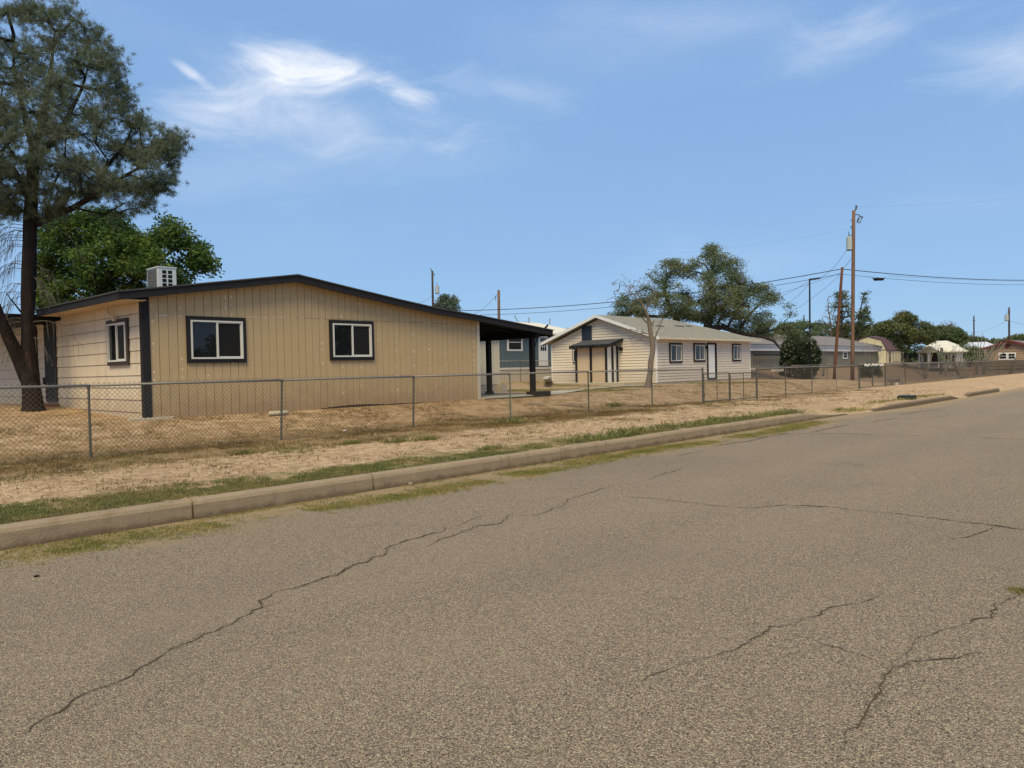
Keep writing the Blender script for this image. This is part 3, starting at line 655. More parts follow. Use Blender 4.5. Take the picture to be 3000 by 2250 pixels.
# pipe, stay and lamp at the porch corner
mb = MB(); a = PD(1577, 1008, 19.9); b = PD(1623, 952, 20.4); mb.tube([(19.5, 17.1, 2.2), (20.0, 17.4, 2.62), (20.5, 17.35, 3.02)], .018, 6); mb.tube([(20.38, 17.36, 2.93), (20.52, 17.35, 3.04)], .035, 6)
mb.build('flag_bracket', M['black'], hs)
# air conditioner on the roof
ac = thing('air_conditioner', (8.1, 19.4, 3.56), 'grey metal rooftop air conditioner with louvred side on the tan house', 'air conditioner')
ax0, ax1, ay0, ay1, az0, az1 = 7.73, 8.16, 18.85, 19.52, 3.57, 4.20
mb = MB(); mb.box((ax0, ay0, az0), (ax1, ay1, az1-.03)); mb.box((ax0-.015, ay0-.015, az1-.03), (ax1+.015, ay1+.015, az1)); mb.build('case', M['ac'], ac)
mb = MB()
for i in range(2):
    for j in range(6):
        x0 = ax0+.09+i*.14; z0 = az1-.17-j*.105; mb.box((x0, ay0-.004, z0), (x0+.10, ay0-.0005, z0+.08))
mb.build('louvre', M['black'], ac)
mb = MB(); mb.box((ax0-.006, ay0+.1, az0+.04), (ax0-.001, ay1-.04, az1-.06))
gr = mb.build('grille', M['grille'], ac); mb = MB()
for j in range(9): mb.box((ax0-.012, ay0+.1, az0+.05+j*.065), (ax0-.0065, ay1-.04, az0+.056+j*.065))
for j in range(5): mb.box((ax0-.0125, ay0+.11+j*.145, az0+.04), (ax0-.0062, ay0+.116+j*.145, az1-.06))
mb.build('guard', M['galv'], gr)
mb = MB(); mb.box((ax0+.02, ay0+.02, 3.5), (ax1-.02, ay1-.02, 3.57)); mb.build('stand', M['galv'], ac)
# ------------------------------------------------------------------ shed wing seen behind the porch
q = PZ(1464, 1143, .68); sy = q.y; sx = q.x
sh = thing('panel_shed', (sx-2, sy, .6), 'cream grooved panel shed standing behind the porch of the tan house', 'shed')
mb = MB(); mb.box((sx-4, sy, .9), (sx-.10, sy+3, 2.75)); mb.build('wall_core', M['groove'], sh)
mb = MB(); x = sx-4
while x < sx-.12:
    x1 = min(x+.61, sx-.10); mb.box((x+.006, sy-.015, .92), (x1-.006, sy-.002, 2.74)); x = x1
mb.box((sx-.10, sy-.03, .9), (sx, sy+3.01, 2.74)); mb.build('wall', M['creamwall'], sh)
mb = MB(); mb.box((sx-3.9, sy-.01, .4), (sx-.2, sy+2.9, .9)); mb.box((sx-.2, sy-.3, .5), (sx+.12, sy+.2, .9)); mb.build('block_base', M['concrete'], sh)
mb = MB(); mb.box((sx-4.1, sy-.15, 2.752), (sx+.12, sy+3.1, 2.85)); mb.build('roof', M['whitetrim'], sh)
# ------------------------------------------------------------------ cream lap-sided house
WX, WY, WX2, WYB = 35.95, 22.65, 47.2, 30.1
wh = thing('cream_house', (40, 26, .6), 'cream lap-sided bungalow with grey shingle hip roof and black window trim', 'house')
mb = MB(); mb.prism([(WX+.02, WY+.02, .4), (WX+.02, WYB-.02, .4), (WX+.02, WYB-.02, 3.0), (WX+.02, 26.38, 4.35), (WX+.02, WY+.02, 3.0)], (.3, 0, 0)); mb.box((WX+.33, WY+.02, .4), (WX2-.02, WYB-.02, 3.0))
mb.build('wall_core', M['cream'], wh)
mb = MB(); lap_wall(mb, (WX, WY), (WX2, WY), (0, -1, 0), .62, lambda s: 3.03, .157, gapz=.018, t=.034, step=3); mb.build('front_wall', M['cream'], wh)
gt = lambda s: 3.0+(1.38)*(1-abs((WYB-s)-26.38)/3.72)
mb = MB(); lap_wall(mb, (WX, WYB), (WX, WY), (-1, 0, 0), .75-.15, lambda s: min(4.38, gt(s)), .157, gapz=.016, t=.034, step=.12); mb.build('gable_wall', M['cream'], wh)
for a_, b_ in (((WX-.05, WY-.05, .6), (WX+.05, WY+.05, 3.0)), ((WX-.05, WYB-.05, .62), (WX+.05, WYB+.03, 2.98)), ((WX2-.05, WY-.05, .6), (WX2+.03, WY+.05, 3.0))):
    MB().box(a_, b_).build('corner_trim', M['white'], wh)
# roof: left gable, right hip; ridge along x at y=26.4
RZ, EZ, RY = 4.56, 3.1, 26.4
xl, xr_, yf, yb = 35.5, 48.0, 22.2, 30.6
sl_ = (RZ-EZ)/(RY-yf); hipx = xr_-4.4
mb = MB(); th = .1
vt = [(xl, yf, EZ), (xr_, yf, EZ), (hipx, RY, RZ), (xl, RY, RZ), (xl, yb, EZ), (xr_, yb, EZ)]
vb = [(a, b, c-th) for a, b, c in vt]
mb.add(vt+vb, [(0, 1, 2, 3), (3, 2, 5, 4), (1, 5, 2), (6, 9, 8, 7), (9, 10, 11, 8), (7, 8, 11), (0, 6, 7, 1), (1, 7, 11, 5), (5, 11, 10, 4), (0, 3, 9, 6), (3, 4, 10, 9)])
rf = mb.build('roof', M['shingle'], wh)
# shingle courses and loose tabs, low relief
mb = MB(); rs = random.Random(9)
for k in range(1, 30):
    t = k/30; y = yf+(RY-yf)*t; z = EZ+(RZ-EZ)*t; xe = xr_+(hipx-xr_)*t
    x = xl
    while x < xe-.05:
        x1 = min(xe, x+rs.uniform(.25, .36)); hh = .006+rs.random()*.006
        if rs.random() < .93: mb.prism([(x+.006, y, z+hh), (x1-.006, y, z+hh), (x1-.006, y+.145, z+.05+.003), (x+.006, y+.145, z+.05+.003)], (0, 0, -.004))
        x = x1
mb.build('shingle_tabs', M['shingle'], rf)
for (px_, py_, ww) in ((1992, 957, .5), (2020, 957, .3), (1936, 957, .4), (2010, 945, .35)):
    d = ray(px_, py_); nrm = Vector((0, -sl_, 1)); t = (Vector((0, yf, EZ))-O3).dot(nrm)/d.dot(nrm); p = O3+d*t
    mb = MB(); mb.prism([(p.x-ww, p.y-.04, p.z+.012), (p.x+ww, p.y-.04, p.z+.012), (p.x+ww, p.y+.14, p.z+.07), (p.x-ww, p.y+.14, p.z+.07)], (0, 0, .012)); mb.build('torn_tab', M['roofdark'], rf)
mb = MB(); mb.box((xl, yf-.025, EZ-.13), (xr_, yf-.002, EZ+.0)); mb.build('gutter', M['creamwall'], wh)
mb = MB()
for s_ in (1, -1):
    ye = yf if s_ > 0 else yb
    mb.prism([(xl-.03, ye, EZ+.015), (xl-.03, ye, EZ-.16), (xl-.03, RY, RZ-.16), (xl-.03, RY, RZ+.015)], (.028, 0, 0))
mb.build('barge_board', M['whiteroof'], wh)
mb = MB(); mb.box((xl+.05, yf+.02, EZ-.115), (xr_-.05, WY-.03, EZ-.105)); mb.build('soffit', M['soffit'], wh)
for q_ in ((43.9, 26.4, 4.4), (38.1, 24.2, 3.7)): MB().tube([q_, (q_[0], q_[1], q_[2]+.3)], .045, 8).build('vent_pipe', M['galv'], wh)
window(wh, (37.30, WY-.055, 1.78), (1, 0, 0), (0, -1, 0), 1.17, .92, M['dark'], .1, curtain=(.52, .97))
window(wh, (39.98, WY-.055, 1.82), (1, 0, 0), (0, -1, 0), 1.17, .90, M['dark'], .1, curtain=(.76, .97))
window(wh, (44.80, WY-.055, 1.82), (1, 0, 0), (0, -1, 0), .95, .92, M['dark'], .1, curtain=(.5, .98))
mb = MB(); mb.box((41.58, WY-.065, .69), (42.40, WY-.022, 2.74)); dr = mb.build('door', M['white'], wh)
mb = MB()
for a in (0, 1):
    for (z0, z1) in ((.85, 1.35), (1.45, 2.1), (2.2, 2.6)): frame_boxes(mb, (41.68+a*.36, WY-.065, z0), (1, 0, 0), (0, -1, 0), .26, z1-z0, .02, 0, .006)
mb.build('panels', M['white'], dr)
mb = MB(); frame_boxes(mb, (41.48, WY-.03, .64), (1, 0, 0), (0, -1, 0), 1.08, 2.22, .095, 0, .06); mb.build('frame', M['dark'], dr)
mb = MB(); mb.box((42.43, WY-.12, .66), (42.56, WY-.055, 2.8)); mb.build('security_bar', M['black'], dr)
mb = MB(); mb.box((41.33, WY-.16, 2.5), (41.43, WY-.06, 2.68)); mb.build('wall_lamp', M['black'], wh)
mb = MB(); mb.box((WX-.075, 27.0, 3.12), (WX-.045, 27.72, 3.98)); mb.build('gable_board', M['blueboard'], wh)
window(wh, (WX-.06, 28.38, 1.88), (0, -1, 0), (-1, 0, 0), .5, .72, M['dark'], .06)
mb = MB(); mb.tube([(WX-.08, 24.9, 2.55), (WX-.2, 24.9, 2.55)], .1, 10); mb.build('wall_lamp', M['black'], wh)
# entry enclosure with dark posts and mono-pitch roof
ex = 34.9
mb = MB()
for (a, b) in ((27.34, 26.42), (26.28, 25.36)): mb.box((ex+.02, a, .66), (ex+.05, b, 2.68))
mb.build('entry_panel', M['soffit'], wh)['label'] = 'beige entry panels'
mb = MB()
for (a, b) in ((34.98, 35.38), (35.52, 35.90)): mb.box((a, 25.26, .66), (b, 25.29, 2.72))
mb.build('entry_door', M['white'], wh)
for (x, y) in ((ex, 27.40), (ex, 26.35), (ex, 25.28), (35.45, 25.24), (35.9, 25.22)):
    mb = MB(); hh = .05; mb.box((x-hh, y-hh, .66), (x+hh, y+hh, 2.70)); mb.build('entry_post', M['dark'], wh)
mb = MB(); mb.prism([(34.55, 27.6, 2.80), (35.93, 27.6, 3.14), (35.93, 27.6, 3.08), (34.55, 27.6, 2.68)], (0, -2.75, 0)); mb.build('entry_roof', M['roofdark'], wh)
mb = MB(); mb.box((34.52, 24.84, 2.62), (34.56, 27.62, 2.81)); mb.prism([(34.56, 24.83, 2.81), (35.93, 24.83, 3.15), (35.93, 24.83, 2.98), (34.56, 24.83, 2.64)], (0, -.03, 0)); mb.build('entry_fascia', M['dark'], wh)
mb = MB()
for dy in (-.1, .1): mb.tube([(34.5, 25.95+dy*.3, 2.78), (34.38, 25.95+dy, 2.68)], .055, 8)
mb.build('flood_light', M['black'], wh)
# ------------------------------------------------------------------ slate blue mobile home
b0 = PZ(1590, 1111, .80); by = b0.y
bl0 = PY(1420, 1000, by).x; blr = PY(1660, 1000, by).x
bh = thing('blue_mobile_home', (b0.x, by, .8), 'slate blue mobile home with cream roof and white door behind the porch', 'house')
def zb(py, px=1500): return PY(px, py, by).z
mb = MB(); mb.box((bl0-3, by, zb(1078)), (blr+2.5, by+7, zb(985, 1560))); mb.build('wall', M['blue'], bh)
mb = MB()
for i in range(40):
    x = bl0-3+i*.4; 
    if x < blr+2.4: mb.box((x, by-.006, zb(1078)+.01), (x+.012, by-.001, zb(985, 1560)-.05))
mb.build('board_grooves', M['groove'], bh)
mb = MB(); mb.box((bl0-3, by-.03, zb(1083)), (blr+2.5, by-.001, zb(1077))); mb.box((bl0-3, by-.06, zb(980, 1560)), (blr+2.5, by-.02, zb(972, 1560))); mb.build('band_trim', M['whitetrim'], bh)
mb = MB(); mb.box((bl0-3, by+.02, .6), (blr+2.5, by+6.9, zb(1083)-.001)); mb.build('skirting', M['creamwall'], bh)
ez = zb(976, 1560); rz = zb(946, 1560)+.35
mb = MB(); xL, xR = bl0-3.3, blr+2.9
mb.add([(xL, by-.35, ez), (xR, by-.35, ez), (xR-1.8, by+3.6, rz), (xL, by+3.6, rz), (xL, by+7.4, ez), (xR, by+7.4, ez), (xL, by-.35, ez-.1), (xR, by-.35, ez-.1), (xL, by+7.4, ez-.1), (xR, by+7.4, ez-.1)],
       [(0, 1, 2, 3), (3, 2, 5, 4), (1, 5, 2), (0, 6, 7, 1), (1, 7, 9, 5), (5, 9, 8, 4), (6, 8, 9, 7), (0, 3, 4, 8, 6)]); mb.build('roof', M['creamroof'], bh)
a = PY(1486, 1029, by); b = PY(1528, 990, by)
window(bh, (a.x+.07, by-.01, a.z+.09), (1, 0, 0), (0, -1, 0), b.x-a.x-.1, 1.0, M['white'], .08, frame=M['white'], style='hung')
a = PY(1581, 1072, by); b = PY(1600, 983, by)
mb = MB(); mb.box((a.x-.1, by-.05, a.z), (b.x+.1, by-.02, b.z+.1)); dr = mb.build('door', M['white'], bh); mb = MB()
ww = (b.x-a.x)
for i in range(3):
    for j in range(3): mb.box((a.x+.08+i*ww*.28, by-.056, b.z-1.05+j*.31), (a.x+.08+i*ww*.28+ww*.22, by-.0505, b.z-1.05+j*.31+.27))
mb.build('pane', M['glass'], dr)
for px_ in (1544, 1605): p = PY(px_, 950, by+3.6); MB().tube([(p.x, by+3.4, rz-.1), (p.x, by+3.4, rz+.35)], .04, 6).build('vent_pipe', M['galv'], bh)
# ------------------------------------------------------------------ grey mobile home, long, right
gy = 31.0
gl = PY(2150, 1000, gy); gr_ = PY(2574, 1040, gy)
def zg(px, py): return PY(px, py, gy).z
gh = thing('grey_mobile_home', (75, gy, .95), 'long grey-green mobile home with white eave band and brown roof', 'house')
et = zg(2574, 1016)
print('grey home', gl.x, gr_.x, et, zg(2386, 1016), zg(2195, 1085))
mb = MB(); mb.box((58, gy, 1.0), (gr_.x, gy+8, et-.6)); mb.build('wall', M['greywall'], gh)
mb = MB(); x = 58.2
while x < gr_.x-.1: mb.box((x, gy-.008, 1.0), (x+.02, gy-.001, et-.65)); x += .6
mb.build('board_grooves', M['dark'], gh)
mb = MB(); mb.box((57.9, gy-.25, et-.6), (gr_.x+.2, gy+8.2, et-.25)); mb.box((57.8, gy-.35, et-.24), (gr_.x+.3, gy+8.3, et)); mb.build('eave_band', M['white'], gh)
mb = MB(); mb.add([(57.7, gy-.5, et+.01), (gr_.x+.4, gy-.5, et+.01), (gr_.x-3, gy+4, et+1.35), (57.7, gy+4, et+1.35), (57.7, gy+8.5, et+.01), (gr_.x+.4, gy+8.5, et+.01)], [(0, 1, 2, 3), (3, 2, 5, 4), (1, 5, 2), (0, 3, 4), (0, 4, 5, 1)]); mb.build('roof', M['shinglebrown'], gh)
mb = MB(); mb.box((58, gy+.1, .3), (gr_.x-.1, gy+7.9, .999)); mb.build('skirting', M['greywall'], gh)
a = PY(2470, 1048, gy); b = PY(2481, 1003, gy)
window(gh, (a.x, gy-.01, a.z), (1, 0, 0), (0, -1, 0), b.x-a.x, min(b.z, et-.7)-a.z, M['white'], .12, frame=M['white'], style='hung')
mb = MB(); a = PY(2200, 1040, gy); b = PY(2285, 1044, gy); mb.box((a.x, gy-.4, a.z-.05), (b.x, gy-.3, a.z+.05)); mb.build('service_pipe', M['black'], gh)
# ------------------------------------------------------------------ gambrel garden shed
sD = 113; c0 = PD(2596, 1025, sD); syy = c0.y; sxx = c0.x
s1 = PY(2650, 1025, syy)
gs = thing('garden_shed', ((sxx+s1.x)/2, syy, .8), 'small pale yellow garden shed with maroon gambrel roof and double doors', 'shed')
ez = c0.z; dep = 5.0; kk = .65; zk = PY(2583, 996, syy+kk).z; zr = PY(2566, 988, syy+2.5).z; base = .85
print('shed', sxx, s1.x, syy, ez, zk)
mb = MB(); mb.prism([(sxx, syy, base), (sxx, syy, ez), (sxx, syy+kk, zk), (sxx, syy+dep/2, zr), (sxx, syy+dep-kk, zk), (sxx, syy+dep, ez), (sxx, syy+dep, base)], (s1.x-sxx, 0, 0)); mb.build('wall', M['yellow'], gs)
mb = MB(); o_ = .15; rp = [(syy-.18, ez-.03), (syy+kk, zk+.08), (syy+dep/2, zr+.1), (syy+dep-kk, zk+.08), (syy+dep+.18, ez-.03)]
for (ya, za), (yb_, zb_) in zip(rp, rp[1:]): mb.prism([(sxx-o_, ya, za), (sxx-o_, yb_, zb_), (sxx-o_, yb_, zb_+.07), (sxx-o_, ya, za+.07)], (s1.x-sxx+2*o_, 0, 0))
mb.build('roof', M['maroon'], gs)
mb = MB(); W_ = s1.x-sxx
for x in (sxx, s1.x-.1): MB().box((x, syy-.03, base), (x+.1, syy-.002, ez)).build('corner_trim', M['redtrim'], gs)
mb.box((sxx-.03, syy+.05, ez-.05), (sxx-.002, syy+dep-.05, ez+.06)); mb.build('gable_trim', M['redtrim'], gs)
dx0, dx1 = sxx+W_*.35, sxx+W_*.66
for k in range(2):
    mb = MB(); a = dx0+(dx1-dx0)*k/2; b = dx0+(dx1-dx0)*(k+1)/2; mb.box((a+.04, syy-.03, base+.1), (b-.04, syy-.002, ez-.1)); d_ = mb.build('door', M['yellow'], gs)
    mb = MB(); frame_boxes(mb, (a, syy-.03, base+.05), (1, 0, 0), (0, -1, 0), b-a, ez-base-.12, .06, 0, .03); mb.box((a+.06, syy-.05, base+.55), (b-.06, syy-.031, base+.63)); mb.build('trim', M['redtrim'], d_)
for k in (.14, .78):
    window(gs, (sxx+W_*k, syy-.01, ez-1.85), (1, 0, 0), (0, -1, 0), W_*.1, 1.65, M['redtrim'], .05, frame=M['whitetrim'], style='hung')
# ------------------------------------------------------------------ far houses on the right
def far_house(name, label, D, pxl, pxr, py_eave, py_ridge, z0, wm, rm, dep=8, ridge_in=(.3, .3)):
    a = PD(pxl, py_eave, D); x = a.x; b = PX(pxr, py_eave, x); y1, y0 = a.y, b.y      # long side runs across the view, facing -x
    h = thing(name, (x, (y0+y1)/2, z0), label, 'house'); ez = a.z; rz = PX((pxl+pxr)/2, py_ridge, x+dep/2).z
    MB().box((x+.4, y0+.4, z0-.3), (x+dep-.4, y1-.4, ez-.02)).build('wall', wm, h)
    i, j = (y1-y0)*ridge_in[1], (y1-y0)*ridge_in[0]
    vs = [(x, y1, ez), (x, y0, ez), (x+dep/2, y0+i, rz), (x+dep/2, y1-j, rz), (x+dep, y1, ez), (x+dep, y0, ez)]
    vs += [(p[0], p[1], p[2]-.15) for p in vs]
    mb = MB(); mb.add(vs, [(0, 1, 2, 3), (3, 2, 5, 4), (1, 5, 2), (0, 3, 4), (0, 6, 7, 1), (1, 7, 11, 5), (5, 11, 10, 4), (4, 10, 6, 0), (6, 10, 11, 7)]); mb.build('roof', rm, h)
    return h, x, y0, y1, ez
fh, x, y0, y1, ez = far_house('cream_roof_house', 'low white house with pale cream metal roof beyond the ocotillos', 96, 2684, 2798, 1031, 999, .8, M['whitetrim'], M['creamroof'], 11, (.2, .5))
gx0_ = x-2.0; ya, yb2 = PX(2690, 1033, gx0_).y, PX(2752, 1033, gx0_).y; zz = PX(2700, 1033, gx0_).z; zt = PX(2700, 1017, gx0_).z
MB().prism([(gx0_, ya, zz), (gx0_, yb2, zz), (gx0_, (ya+yb2)/2, zt)], (.15, 0, 0)).build('porch_gable', M['yellow'], fh)
mb = MB()
for (p0, p1) in (((ya+.2, zz-.05), ((ya+yb2)/2, zt)), (((ya+yb2)/2, zt), (yb2-.2, zz-.05))): mb.prism([(gx0_-.1, p0[0], p0[1]), (gx0_-.1, p1[0], p1[1]), (gx0_-.1, p1[0], p1[1]+.12), (gx0_-.1, p0[0], p0[1]+.12)], (3.5, 0, 0))
mb.build('porch_roof', M['creamroof'], fh)
for t in (.04, .5, .96):
    yy = ya+(yb2-ya)*t; MB().box((gx0_+.03, yy-.08, .6), (gx0_+.15, yy+.08, zz-.01)).build('porch_post', M['whitetrim'], fh)
yy = y1-(y1-y0)*.45; MB().box((x+.36, yy-.45, .9), (x+.399, yy+.45, 2.5)).build('door', M['brown'], fh)
for t in (.2, .62, .8): window(fh, (x+.38, y1-(y1-y0)*t, 1.2), (0, -1, 0), (-1, 0, 0), .8, 1.0, M['brown'], .1, frame=M['whitetrim'])
fh, x, y0, y1, ez = far_house('pale_roof_house', 'distant tan house with pale silvery flat roof between the trees', 125, 2785, 2895, 1019, 1003, .8, M['yellow'], M['whiteroof'], 9, (.2, .2))
for t in (.2, .7): window(fh, (x+.38, y1-(y1-y0)*t, 1.5), (0, -1, 0), (-1, 0, 0), 1.0, 1.0, M['white'], .1, frame=M['whitetrim'])
# brown house, its gable end facing the camera side
g0 = PD(2876, 1023, 98); x = g0.x; pk = PX(2957, 998, x); y1 = g0.y; y0 = 2*pk.y-y1; hw = y1-pk.y
br = thing('brown_house', (x, pk.y, .8), 'tan-brown lap-sided house with maroon gable trim and twin white windows', 'house')
mb = MB(); lap_wall(mb, (x+.5, y1-.4), (x+.5, y0+.4), (-1, 0, 0), .6, lambda s: min(pk.z-.2, g0.z-.15+(pk.z-g0.z)*(1-abs(s+.4-hw)/hw)), .3, gapz=.03, t=.06, step=.4)
mb.build('gable_wall', M['brownlap'], br)
MB().prism([(x+.52, y1-.4, .5), (x+.52, y0+.4, .5), (x+.52, y0+.4, g0.z), (x+.52, pk.y, pk.z-.2), (x+.52, y1-.4, g0.z)], (12, 0, 0)).build('wall_core', M['brownlap'], br)
mb = MB(); mt = MB()
for e in (y1, y0):
    mb.prism([(x, e, g0.z), (x, pk.y, pk.z), (x, pk.y, pk.z+.1), (x, e, g0.z+.1)], (13, 0, 0))
    mt.prism([(x-.05, e, g0.z-.16), (x-.05, pk.y, pk.z-.16), (x-.05, pk.y, pk.z+.12), (x-.05, e, g0.z+.12)], (.045, 0, 0))
mb.build('roof', M['shinglebrown'], br); mt.build('barge_board', M['redtrim'], br)
MB().box((x+.40, pk.y-.1, pk.z-1.0), (x+.43, pk.y+.5, pk.z-.45)).build('gable_vent', M['redtrim'], br)
for (p0, p1) in ((2928, 2949), (2954, 2974)):
    a = PX(p0, 1052, x+.4); b = PX(p1, 1035, x+.4); window(br, (x+.4, a.y, a.z), (0, -1, 0), (-1, 0, 0), a.y-b.y, b.z-a.z, M['white'], .1, frame=M['white'], style='hung')
# white trailer at the far left edge
a = PD(-120, 1150, 40); b = PD(62, 1150, 40)
tr = thing('white_trailer', tuple(PD(0, 1150, 40)), 'white trailer with tan lower wall at the left edge behind the pine trunk', 'trailer')
rt = (b-a).normalized(); rt.z = 0; fw_ = Vector((rt.y*-1, rt.x, 0)); fw_ = fw_ if fw_.dot(Vector((1, 1, 0))) > 0 else -fw_
def slabz(p0, p1, z0, z1, thick, name, m, par, off=0):
    mb = MB(); u = fw_*off; mb.prism([Vector((p0.x, p0.y, z0))+u, Vector((p1.x, p1.y, z0))+u, Vector((p1.x, p1.y, z1))+u, Vector((p0.x, p0.y, z1))+u], fw_*thick); return mb.build(name, m, par)
zz = lambda py: PD(30, py, 40).z
slabz(a, b, zz(1072), zz(945), 2.4, 'body', M['white'], tr)
slabz(a, b, zz(1142), zz(1072)-.002, 2.3, 'lower_wall', mat('ochre_paint', (.42, .27, .10), .8, var=(2, .15)), tr, .03)
c_ = PD(26, 1000, 40); d_ = PD(46, 1000, 40); slabz(c_, d_, zz(998), zz(958), .03, 'window', M['glass'], tr, -.03)
# ------------------------------------------------------------------ chain link fences
def diag(mb, p0, p1, zb0, zb1, h, r=.0026, pitch=.082, barb=.035, slack=0.0):
    p0 = Vector(p0); p1 = Vector(p1); u = (p1-p0); u.z = 0; Ln = u.length; u.normalize(); nrm = Vector((-u.y, u.x, 0))
    H_ = h+barb
    for sgn in (1, -1):
        k = -int(H_/pitch)-1
        while k*pitch < Ln+H_:
            s0 = k*pitch; k += 1
            # line s = s0 + sgn*z
            za, zb_ = 0.0, H_
            sa, sb = (s0, s0+H_) if sgn > 0 else (s0, s0-H_)
            lo, hi = 0.0, 1.0
            d = sb-sa
            for lim, sg in ((0, 1), (Ln, -1)):
                # keep points with sg*(s-lim)>=0
                fa = sg*(sa-lim); fb = sg*(sb-lim)
                if fa < 0 and fb < 0: lo = 2
                elif fa < 0: lo = max(lo, fa/(fa-fb))
                elif fb < 0: hi = min(hi, fa/(fa-fb))
            if lo >= hi: continue
            A = []
            for t in (lo, hi):
                s = sa+d*t; z = H_*t; zb = zb0+(zb1-zb0)*s/Ln
                A.append(p0+u*s+Vector((0, 0, 0)) + Vector((0, 0, zb+z-p0.z)) + nrm*(.0025*sgn))
            a, b = A; dr_ = (b-a).normalized(); c1 = nrm*r; c2 = dr_.cross(nrm)*r
            vs = []
            for p in (a, b): vs += [p+c1, p-c1*.5+c2*.87, p-c1*.5-c2*.87]
            mb.add(vs, [(0, 1, 4, 3), (1, 2, 5, 4), (2, 0, 3, 5)])
def fence(label, posts, h, group=None, y=None, term=(), mats=None, leans={}, rail_r=.021, wire_r=.0026, pitch=.082, name='chain_link_fence', topz=None, rails=True):
    """posts: list of (x, y) positions"""
    P = [Vector((x, y_, T(x, y_))) for x, y_ in posts]
    f = thing(name, tuple(P[0]), label, 'fence', group)
    tops = [p+Vector((0, 0, h))+Vector(leans.get(i, (0, 0, 0))) for i, p in enumerate(P)]
    if topz: tops = [Vector((p.x, p.y, z)) for p, z in zip(tops, topz)]
    for i, (p, t) in enumerate(zip(P, tops)):
        r = .036 if i in term else .021; mb = MB()
        mb.tube([p-Vector((0, 0, .15)), t+Vector((0, 0, .05 if i in term else -.02))], r, 8)
        if i in term: mb.tube([t+Vector((0, 0, .05)), t+Vector((0, 0, .075)), t+Vector((0, 0, .085))], [.042, .03, .005], 8)
        else: mb.tube([t-Vector((0, 0, .04)), t+Vector((0, 0, .012))], .03, 8)
        mb.build('post', (mats or {}).get(i, M['galvpost']), f, smooth=False)
    mb = MB()
    for a, b in zip(tops, tops[1:]):
        m_ = a.lerp(b, .5)+Vector((0, 0, random.uniform(-.012, .006))); mb.tube([a, m_, b], rail_r, 8)
    mb.build('top_rail', M['galv'], f, smooth=True)
    mb = MB()
    for a, b, ta, tb in zip(P, P[1:], tops, tops[1:]):
        diag(mb, a, b, a.z+.02, b.z+.02, min(ta.z-a.z, tb.z-b.z)-.0, wire_r, pitch)
    mb.build('mesh', M['wire'], f)
    return f
FY = 13.85
def fx(px, py=1150): return PY(px, py, FY).x
fp = [fx(266)-3.35*k for k in (3, 2, 1)]
post_px = [266, 823, 1210, 1496, 1725, 1911, 2060]
pxs = fp+[fx(p, yy) for p, yy in zip(post_px, (1340, 1292, 1254, 1228, 1207, 1190, 1184))]
fence('long galvanised chain link fence in front of the tan house, left of the double gate', [(x, FY) for x in pxs], 1.21, term=(9,), leans={4: (.07, .02, 0), 5: (.06, 0, 0)}, mats={6: mat('lichen_post', (.12, .15, .12), .7)})
pb = [2218, 2302, 2379, 2451, 2517.5]
bx = [fx(p, yy) for p, yy in zip(pb, (1167, 1159, 1150, 1147, 1143))]
fence('short chain link fence run between the double gate and the narrow gate', [(x, FY) for x in bx], 1.24, term=(0, 4), mats={2: M['galvpost'], 3: M['galv']})
def gate(label, x0, x1, h, m, y, round_=False, group=None, mid=False):
    z = T((x0+x1)/2, y)+.06; g_ = thing('gate', (x0, y, z), label, 'gate', group)
    mb = MB(); r = .017; c = .12 if round_ else .02
    loop = [(x0+c, z), (x1-c, z), (x1-c*.3, z+c*.3), (x1, z+c), (x1, z+h-c), (x1-c*.3, z+h-c*.3), (x1-c, z+h), (x0+c, z+h), (x0+c*.3, z+h-c*.3), (x0, z+h-c), (x0, z+c), (x0+c*.3, z+c*.3), (x0+c, z)]
    mb.tube([(a, y, b) for a, b in loop], r, 8)
    if mid: mb.tube([((x0+x1)/2, y, z), ((x0+x1)/2, y, z+h)], r*.9, 8)
    mb.build('frame', m, g_)
    mb = MB(); diag(mb, (x0, y, z), (x1, y, z), z, z, h, .0026, .082, 0); mb.build('mesh', M['wire'], g_)
    mb = MB()
    for zz_ in (.2, h-.2): mb.box((x0-.05, y-.02, z+zz_), (x0+.03, y+.02, z+zz_+.06))
    mb.build('hinge', M['galvpost'], g_)
    return g_
gx0, gx1 = pxs[-1], bx[0]; gm = PY(2139, 1170, FY).x
gate('left leaf of the low chain link double gate before the cream house', gx0+.08, gm-.03, 1.02, M['galvpost'], FY, group='double gate leaves', mid=True)
gate('right leaf of the low chain link double gate before the cream house', gm+.03, gx1-.08, 1.02, M['galvpost'], FY, group='double gate leaves', mid=True)
mb = MB(); mb.tube([(gm, FY+.03, T(gm, FY)), (gm, FY+.03, T(gm, FY)+1.1)], .02, 8); tag(mb.build('gate_drop_bar', M['rust']), 'rusty upright drop bar where the two wide gate leaves meet', 'gate latch')
c0x, c1x = bx[-1], fx(2594, 1132)
gmm = fx(2556, 1140)
gate('left leaf of the dark framed narrow gate near the utility poles', c0x+.08, gmm-.04, 1.05, M['gatepaint'], FY, True, 'narrow gate leaves')
gate('right leaf of the dark framed narrow gate near the utility poles', gmm+.04, c1x-.08, 1.05, M['gatepaint'], FY, True, 'narrow gate leaves')
mb = MB(); mb.tube([(c0x, FY, T(c0x, FY)+1.29), (c1x, FY, T(c1x, FY)+1.30)], .02, 8)
sg = thing('gate_header', (c0x, FY, T(c0x, FY)+1.2), 'header pipe with small white ornaments hanging over the narrow gate', 'gate header'); mb.build('pipe', M['galv'], sg)
mb = MB(); rs = random.Random(5)
